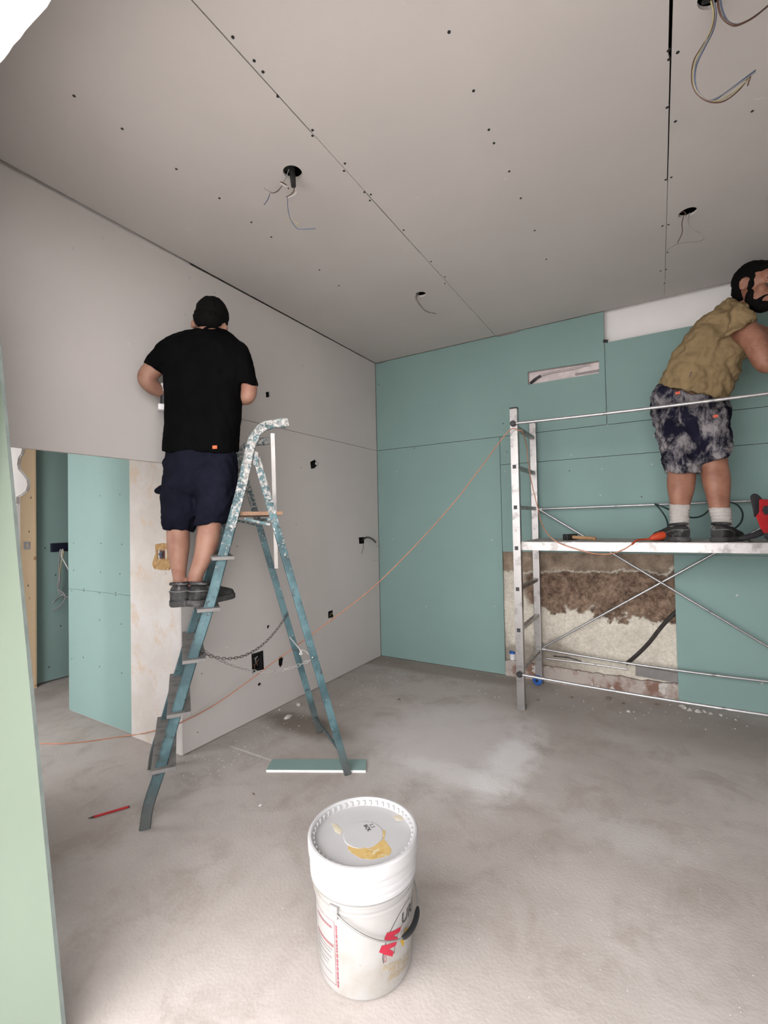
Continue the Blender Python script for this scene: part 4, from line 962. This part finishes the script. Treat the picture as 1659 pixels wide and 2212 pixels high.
def cloth_mat(name, col, var=.18, smear=None, s_scale=6, thr=.55, sf=.8, fine=400):
    t = NT(name); co = t.coord(True); c = t.mix(t.step(t.noise(co, 9, 5), .3, .7), sc(col, 1 - var), sc(col, 1 + var))
    if smear: c = t.mix(t.math('MULTIPLY', t.step(t.noise(t.mapping(co, rot=(0, .5, 0), scale=(1.5, 1, .8)), s_scale, 7, .72, .5), thr, thr + .2), sf), c, smear)
    t.bump(t.noise(co, fine, 2), .12, .002); return t.done(c, .95, 0, .05)
def hairm(name):
    t = NT(name); co = t.coord(True); t.bump(t.noise(co, 130, 5, .7), .8, .006); return t.done((.0022, .0020, .0019), .7, 0, .10)
HAIR = hairm('black_hair')
shoe_m = (dirty('worn_black_leather', (.013, .0125, .013), (.045, .043, .042), .5, 14, .7, 0, (.11, .105, .10), 30, .62), dirty('dusty_rubber_sole', (.038, .037, .036), (.09, .087, .085), .5, 20, .85), simple('grey_piping', (.12, .117, .115), .7))
def fold(scale, amp, ax=None, seed=0.0):
    ax = ax or Vector((1, 1, 1))
    def f_(q):
        p = Vector((q.x * ax[0], q.y * ax[1], q.z * ax[2])) * scale + Vector((seed, 0, 0)); return amp * (noise.fractal(p, 1.0, 2.0, 3) - .35 * abs(noise.noise(p * 2.1 + Vector((3, 1, 7)))))
    return f_

# ---- man on the ladder, seen from behind
def ladder_man():
    sk = skin_mat('light_skin', (.30, .165, .115), (.245, .115, .08))
    D = 2.34; pcs = []
    # torso core, neck, head
    pcs.append(lofted([((437, 705), (481, 709), D + .02, .055), ((425, 722), (492, 730), D + .01, .07), ((385, 750), (512, 760), D, .09), ((374, 800), (510, 810), D, .10), ((376, 900), (502, 900), D, .09), ((372, 975), (502, 975), 2.33, .10), ((372, 1020), (496, 1020), 2.32, .11), ((380, 1055), (480, 1055), 2.31, .09)]))
    hd = U(457, 693, D + .045); rt = (U(480, 700, D + .045) - U(434, 691, D + .045)).normalized(); fwd = ray(457, 693).normalized(); fwd = (fwd - rt * fwd.dot(rt)).normalized(); up_ = rt.cross(fwd)
    if up_.z < 0: up_ = -up_
    fd = (fwd * .80 - up_ * .60).normalized(); uu = rt.cross(fd); uu = uu if uu.z > 0 else -uu     # bowed head
    pcs.append(MB().ell(hd, (rt * .074, fd * .094, uu * .098), 24, 16))
    pcs.append(MB().ell(hd + fd * .045 - uu * .075, (rt * .055, fd * .055, uu * .055), 20, 12))
    pcs.append(MB().ell(hd + fd * .102 - uu * .025, (rt * .013, fd * .020, uu * .024), 12, 8))       # nose
    for s_ in (-1, 1):
        pcs.append(MB().ell(hd + rt * .084 * s_ + fd * .004 - uu * .036, (rt * .012, (fd * .020 + rt * s_ * -.004), uu * .030), 12, 10))
    # left arm reaching to the wall with the tool
    a_l = [U(382, 748, D), U(350, 780, D), U(322, 806, D - .02), U(317, 822, D - .02), U(334, 838, D + .03), U(354, 847, D + .07), U(366, 850, D + .085)]
    pcs.append(limb(a_l, [.055, .050, .046, .042, .040, .032, .027], 4, 18))
    dl_ = (a_l[-1] - a_l[-2]).normalized(); pcs += hand(a_l[-1], dl_, Vector((.3, .3, .8)), Vector((0, 0, 1)), .17, 1.1)
    a_r = [U(506, 760, D), U(525, 795, D), U(537, 828, D), U(536, 855, D - .005), U(522, 858, D + .06), U(500, 846, D + .12), U(488, 838, D + .15)]
    pcs.append(limb(a_r, [.055, .050, .042, .038, .040, .032, .026], 4, 18))
    pcs += hand(a_r[-1], (a_r[-1] - a_r[-2]).normalized(), Vector((-.5, .2, .5)), Vector((0, 0, 1)), .17, 1.0)
    # legs
    pcs.append(lofted([((362, 1040), (425, 1050), 2.31, .085), ((364, 1100), (408, 1105), 2.30, .066), ((363, 1138), (407, 1138), 2.29, .058), ((363, 1175), (408, 1175), 2.27, .058), ((366, 1200), (405, 1200), 2.25, .052), ((371, 1228), (402, 1228), 2.22, .040), ((375, 1250), (401, 1250), 2.195, .036), ((376, 1268), (401, 1268), 2.19, .034), ((377, 1284), (400, 1284), 2.20, .034)]))
    pcs.append(lofted([((428, 1050), (500, 1045), 2.30, .085), ((432, 1100), (484, 1100), 2.29, .066), ((430, 1132), (477, 1130), 2.28, .060), ((426, 1160), (474, 1160), 2.265, .060), ((423, 1185), (468, 1185), 2.25, .054), ((416, 1215), (454, 1215), 2.22, .042), ((408, 1240), (440, 1240), 2.20, .036), ((406, 1258), (436, 1258), 2.19, .034), ((407, 1284), (433, 1284), 2.20, .034)]))
    body = put('person', solid('person', pcs, .0085, 5), sk)
    tag(body, 'man in black t-shirt and navy shorts on the ladder, back to camera', 'person')
    # hair cap
    hp = [MB().ell(hd - fd * .012 + uu * .026, (rt * .080, fd * .096, uu * .090), 26, 18), MB().ell(hd - fd * .042 - uu * .024, (rt * .074, fd * .056, uu * .062), 20, 14)]
    put('hair', solid('hair', hp, .006, 3, lambda q: .004 * noise.noise(q * 55) + .002 * noise.noise(q * 140)), HAIR, body)
    # t-shirt
    sh = [lofted([((434, 707), (485, 713), D + .005, .062), ((402, 715), (507, 727), D, .085), ((372, 725), (532, 750), D - .005, .112), ((358, 752), (536, 778), D - .01, .125), ((356, 800), (525, 812), D - .01, .130), ((359, 850), (521, 852), D - .01, .130), ((360, 905), (519, 905), D - .01, .130), ((358, 945), (513, 943), D - .02, .132), ((356, 976), (514, 978), D - .02, .136)], 2.5)]
    sh.append(lofted([((374, 724), (412, 800), D - .005, .085), ((352, 736), (384, 803), D - .005, .078), ((334, 758), (366, 808), D - .01, .070), ((314, 786), (354, 810), D - .012, .066)], 2.3))
    sh.append(lofted([((490, 790), (530, 745), D - .005, .09), ((503, 805), (543, 772), D - .005, .080), ((513, 818), (550, 802), D - .005, .068), ((520, 826), (556, 834), D - .005, .062)], 2.3))
    tee = put('t_shirt', solid('t_shirt', sh, .009, 5, lambda q: fold(9, .010, (1, 1, .6))(q) + fold(22, .004, (1, 1, .7), 5)(q)), cloth_mat('black_cotton', (.0022, .0022, .0024), .2, (.016, .0155, .015), 9, .62, .5), body)
    MB().tube([p + (p - hd) * .02 for p in spline([U(437, 716, D - .055), U(446, 708, D - .068), U(460, 706, D - .074), U(474, 710, D - .068), U(484, 718, D - .055)], 5)], .006, 8).build('collar', cloth_mat('black_rib', (.0018, .0018, .0018)), tee, 60)
    # shorts
    so = [lofted([((361, 960), (509, 960), 2.325, .118), ((360, 985), (511, 985), 2.32, .122), ((358, 1020), (512, 1020), 2.31, .128), ((356, 1050), (508, 1050), 2.305, .120), ((372, 1070), (488, 1070), 2.30, .09)], 2.4),
          lofted([((357, 1030), (432, 1035), 2.31, .105), ((356, 1070), (430, 1075), 2.305, .098), ((356, 1110), (424, 1112), 2.30, .092), ((358, 1144), (413, 1148), 2.295, .084)], 2.4),
          lofted([((426, 1035), (511, 1030), 2.30, .105), ((427, 1070), (504, 1070), 2.295, .098), ((427, 1105), (492, 1105), 2.285, .090), ((426, 1135), (482, 1134), 2.28, .082)], 2.4),
          MB().ell(U(354, 1058, 2.31), (Vector((.030, 0, 0)), Vector((0, .05, 0)), Vector((.01, 0, .028))), 14, 10)]
    navy = cloth_mat('navy_work_cloth', (.0075, .0078, .0145), .22, (.05, .05, .06), 10, .68, .5)
    sho = put('shorts', solid('shorts', so, .009, 4, lambda q: fold(11, .013, (1, 1, .8), 2)(q) + fold(26, .005, (1, 1, 1), 9)(q)), navy, body)
    MB().box(U(464, 966, 2.185), (.022, .004, .016), Matrix.Rotation(math.radians(30), 3, 'Z'), .001).build('tag', simple('orange_tag', (.55, .09, .014), .6), tee)
    # shoes: heels towards the viewer on the step
    zt = .926
    hl = U(388, 1300, 2.115); hl.z = zt; shoe(body, hl, (-.78, .62), shoe_m, .27)
    hr = U(417, 1300, 2.115); hr.z = zt; shoe(body, hr, (-.22, .97), shoe_m, .27)
    # cordless driver held against the wall
    tp = U(352, 842, D + .085); wn = Vector((-1, 0, 0))
    t = thing('cordless_driver', tp, 'white cordless driver held against the grey wall by man on ladder', 'drill')
    wh = simple('white_tool_plastic', (.62, .61, .62), .4)
    ax_ = (wn * .8 + Vector((0, .45, 0))).normalized(); 
    MB().lathe([(0, -.06), (.020, -.058), (.026, -.045), (.027, .02), (.022, .045), (0, .046)], tp, ax_, 20).build('motor_housing', wh, t, 40)
    MB().lathe([(0, .04), (.016, .042), (.016, .060), (.007, .068), (0, .068)], tp, ax_, 16).build('chuck', M['iron'], t, 40)
    MB().tube([tp - ax_ * .03, tp - ax_ * .035 - ZU * .05, tp - ax_ * .03 - ZU * .09], [.017, .015, .017], 12).build('handle', M['black'], t, 50)
    MB().box(tp - ax_ * .028 - ZU * .105, (.075, .055, .032), Matrix.Rotation(math.atan2(ax_.y, ax_.x), 3, 'Z'), .006).build('battery', wh, t)
ladder_man()

# ---- bearded man on the scaffold, leaning to the right
def scaffold_man():
    sk = skin_mat('tanned_skin', (.285, .135, .088), (.20, .086, .055)); pcs = []
    hipd, shd = 2.83, 2.70
    pcs.append(lofted([((1440, 880), (1548, 885), hipd, .115), ((1440, 845), (1545, 858), hipd, .105), ((1458, 805), (1560, 835), 2.770, .10), ((1482, 765), (1578, 800), 2.740, .105), ((1510, 722), (1600, 765), 2.710, .11), ((1545, 690), (1612, 730), 2.680, .105), ((1580, 668), (1622, 702), 2.660, .075), ((1592, 650), (1628, 682), 2.640, .055), ((1600, 636), (1635, 668), 2.620, .055)]))
    # head, turned right and a little towards the viewer
    hc = U(1633, 618, 2.555); fx_ = Vector((.68, -.66, -.30)).normalized(); up_ = Vector((.20, -.16, .96)); up_ = (up_ - fx_ * up_.dot(fx_)).normalized(); rt = fx_.cross(up_)   # rt = his right
    lf = -rt
    K = 1.06
    def h(f_, s_, u_): return hc + (fx_ * f_ + rt * s_ + up_ * u_) * K
    def E(f_, s_, u_, a, b, c, n=18, m=12): return MB().ell(h(f_, s_, u_), (fx_ * a * K, rt * b * K, up_ * c * K), n, m)
    pcs += [E(-.012, 0, .022, .098, .075, .092, 24, 16), E(.038, 0, -.055, .058, .058, .062), E(.055, 0, -.085, .038, .036, .030), E(.070, 0, .040, .030, .058, .040), E(.086, 0, .012, .014, .050, .012)]
    pcs += [limb([h(.094, 0, .010), h(.106, 0, -.012), h(.114, 0, -.030), h(.096, 0, -.042)], [.009, .010, .0125, .011], 3, 10)]
    for s_ in (-1, 1):
        pcs += [E(.066, .040 * s_, -.030, .026, .024, .026), E(.092, .014 * s_, -.036, .010, .009, .009, 12, 8)]
        pcs += [limb([h(.012, .078 * s_, .016), h(-.004, .086 * s_, .026), h(-.018, .089 * s_, .014), h(-.017, .087 * s_, -.010), h(-.004, .082 * s_, -.026), h(.008, .077 * s_, -.028)], [.007, .008, .008, .008, .008, .006], 3, 8), E(-.002, .079 * s_, -.002, .013, .006, .020, 12, 8)]
    pcs += [limb([h(.086, -.022, -.068), h(.096, 0, -.066), h(.086, .022, -.068)], [.006, .0075, .006], 3, 8), limb([h(.084, -.020, -.079), h(.093, 0, -.079), h(.084, .020, -.079)], [.006, .008, .006], 3, 8)]
    # near arm: upper arm to the right, elbow, forearm back up towards the wall
    sj = U(1598, 700, 2.575); el = U(1652, 782, 2.455); wr_ = U(1716, 712, 2.575)
    pcs.append(limb([sj, U(1606, 712, 2.555), U(1632, 742, 2.495), el, U(1668, 782, 2.455), U(1690, 752, 2.495), wr_], [.066, .064, .058, .050, .050, .045, .032], 5, 20))
    pcs += hand(wr_, (wr_ - U(1690, 752, 2.495)).normalized(), Vector((-.3, .8, .3)), Vector((-.6, 0, .6)), .185, .9)
    # far arm reaching right along the wall
    wf_ = U(1740, 690, 2.700)
    pcs.append(limb([U(1600, 712, 2.735), U(1635, 722, 2.715), U(1668, 728, 2.715), U(1706, 708, 2.690), wf_], [.062, .054, .048, .042, .030], 4, 18))
    pcs += hand(wf_, (wf_ - U(1706, 708, 2.690)).normalized(), Vector((0, .9, -.2)), Vector((-.2, 0, .9)), .185, .8)
    # legs
    ld_, rd_ = 2.775, 2.680
    pcs.append(lofted([((1432, 880), (1485, 885), hipd + .04, .085), ((1440, 940), (1484, 945), hipd + .03, .070), ((1448, 988), (1495, 990), 2.815, .058), ((1446, 1018), (1499, 1018), 2.795, .064), ((1444, 1042), (1498, 1042), 2.785, .066), ((1446, 1065), (1495, 1065), 2.775, .056), ((1450, 1090), (1488, 1090), ld_, .045), ((1452, 1112), (1484, 1112), 2.770, .040), ((1454, 1138), (1482, 1138), 2.770, .034)]))
    pcs.append(lofted([((1495, 885), (1555, 885), hipd - .03, .085), ((1510, 940), (1560, 940), hipd - .08, .075), ((1517, 978), (1565, 976), hipd - .10, .066), ((1517, 1005), (1568, 1003), 2.735, .064), ((1520, 1035), (1573, 1033), 2.720, .066), ((1526, 1062), (1573, 1062), 2.710, .057), ((1534, 1095), (1573, 1095), rd_, .044), ((1540, 1115), (1574, 1115), rd_, .040), ((1544, 1138), (1573, 1138), rd_, .034)]))
    body = put('person', solid('person', pcs, .0080, 4), sk)
    tag(body, 'bearded man in khaki t-shirt and dusty navy shorts on the scaffold platform', 'person')
    # hair, beard, brows, eyes
    hr = [E(-.030, 0, .040, .098, .082, .088, 26, 18), E(.030, 0, .078, .064, .066, .038), E(-.052, 0, -.014, .054, .075, .062), E(.022, .064, .004, .014, .014, .044, 14, 10), E(.022, -.064, .004, .014, .014, .044, 14, 10)]
    put('hair', solid('hair', hr, .006, 3, lambda q: .004 * noise.noise(q * 55) + .002 * noise.noise(q * 150)), HAIR, body)
    bd = [E(.060, 0, -.106, .046, .044, .032), E(.036, 0, -.088, .048, .060, .034), E(.026, .057, -.060, .022, .012, .036, 14, 10), E(.026, -.057, -.060, .022, .012, .036, 14, 10), limb([h(.070, -.040, -.078), h(.086, -.022, -.058), h(.098, 0, -.053), h(.086, .022, -.058), h(.070, .040, -.078)], [.010, .007, .006, .007, .010], 4, 8)]
    put('beard', solid('beard', bd, .0055, 3, lambda q: .003 * noise.noise(q * 70)), HAIR, body)
    for s_ in (-1, 1):
        MB().tube(spline([h(.100, .016 * s_, .016), h(.099, .030 * s_, .022), h(.086, .048 * s_, .018)], 4), [.004] * 4 + [.0045] * 4 + [.002], 8, .6).build('eyebrow', HAIR, body, 60)
        ey = E(.083, .030 * s_, -.006, .013, .013, .013, 16, 10).build('eye', simple('eye_white', (.06, .05, .046), .8, spec=.1), body, 60)
        E(.0945, .031 * s_, -.007, .0035, .0062, .0062, 12, 8).build('iris', simple('dark_iris', (.015, .01, .008), .2), ey, 60)
        E(.0845, .030 * s_, .002, .0150, .0155, .0115, 16, 10).build('eyelid', sk, body, 60)
    # t-shirt
    sh = [lofted([((1426, 832), (1562, 862), hipd - .01, .150), ((1440, 805), (1572, 842), 2.780, .142), ((1457, 775), (1588, 815), 2.760, .138), ((1475, 745), (1603, 785), 2.740, .138), ((1497, 708), (1616, 758), 2.710, .138), ((1524, 680), (1624, 738), 2.690, .135), ((1556, 659), (1630, 716), 2.660, .115), ((1578, 647), (1630, 692), 2.640, .085), ((1588, 644), (1628, 676), 2.630, .062)], 2.4)]
    sh.append(lofted([((1572, 650), (1570, 728), 2.660, .10), ((1592, 656), (1560, 728), 2.600, .09), ((1616, 668), (1556, 726), 2.570, .082), ((1632, 696), (1566, 728), 2.530, .078)], 2.3))
    def wr2(q):
        f_ = fold(8, .020, (1, 1, 1.1), 3)(q) + fold(17, .010, (1, 1, 1.2), 8)(q)
        s_ = q.x * 11 + q.z * 26 + 2.2 * noise.noise(q * 6); return f_ + .010 * (abs(math.sin(s_)) - .6)
    tee = put('t_shirt', solid('t_shirt', sh, .008, 3, wr2), cloth_mat('khaki_cotton', (.215, .155, .083), .12, (.145, .102, .053), 6, .52, .7), body)
    MB().bar(U(1489, 815, 2.620), U(1494, 803, 2.615), .008, .003, ray(1490, 810).cross(ZU)).build('tear', M['wire_brown'], tee)
    # shorts
    so = [lofted([((1424, 832), (1562, 862), hipd - .01, .126), ((1414, 862), (1568, 872), hipd - .01, .130), ((1417, 900), (1568, 905), hipd - .01, .130), ((1440, 935), (1560, 935), hipd, .11)], 2.4),
          lofted([((1415, 875), (1485, 885), hipd + .03, .118), ((1422, 925), (1488, 930), hipd + .02, .108), ((1433, 970), (1498, 975), hipd - .01, .102), ((1441, 1024), (1506, 1022), 2.795, .098)], 2.4),
          lofted([((1455, 880), (1568, 880), hipd - .04, .115), ((1476, 925), (1569, 920), hipd - .075, .110), ((1496, 965), (1569, 958), hipd - .095, .100), ((1512, 1004), (1571, 986), hipd - .11, .090)], 2.4),
          MB().ell(U(1437, 960, 2.775), (Vector((.018, 0, 0)), Vector((0, .03, 0)), Vector((0, 0, .03))), 12, 8)]
    put('shorts', solid('shorts', so, .008, 3, lambda q: fold(10, .018, (1, 1, .9), 4)(q) + fold(24, .007, (1, 1, 1), 11)(q)), cloth_mat('dusty_navy_work_cloth', (.0105, .0100, .0200), .2, (.29, .27, .275), 7.5, .44, .8), body)
    for px, py, dd_ in ((1464, 849, 2.600), (1546, 899, 2.590)): MB().box(U(px, py, dd_), (.024, .004, .016), Matrix.Rotation(-.35, 3, 'Z'), .001).build('tag', simple('orange_tag', (.45, .07, .03), .6), body)
    # socks
    skm = cloth_mat('white_sock', (.40, .375, .35), .08, fine=250)
    def sock(spec, seed):
        return put('sock', solid('sock', [lofted(spec)], .005, 2, lambda q: .0022 * math.sin(q.z * 330 + 3 * noise.noise(q * 30 + Vector((seed, 0, 0)))) + .002 * noise.noise(q * 35)), skm, body)
    sock([((1448, 1089), (1489, 1090), ld_, .048), ((1449, 1108), (1486, 1109), 2.770, .046), ((1450, 1130), (1486, 1130), 2.770, .047), ((1449, 1152), (1487, 1152), 2.770, .050)], 1)
    sock([((1533, 1097), (1576, 1097), rd_, .048), ((1538, 1115), (1577, 1115), rd_, .046), ((1541, 1132), (1578, 1132), rd_, .047), ((1540, 1152), (1578, 1152), rd_, .050)], 2)
    hl = on(1467, 1171, 'z', ZD + .001); hl = U(1478, 1160, 2.700); hl.z = ZD + .001
    shoe(body, hl, (-.50, .87), shoe_m, .28)
    hr_ = U(1551, 1160, 2.612); hr_.z = ZD + .001
    shoe(body, hr_, (.42, .90), shoe_m, .28)
scaffold_man()
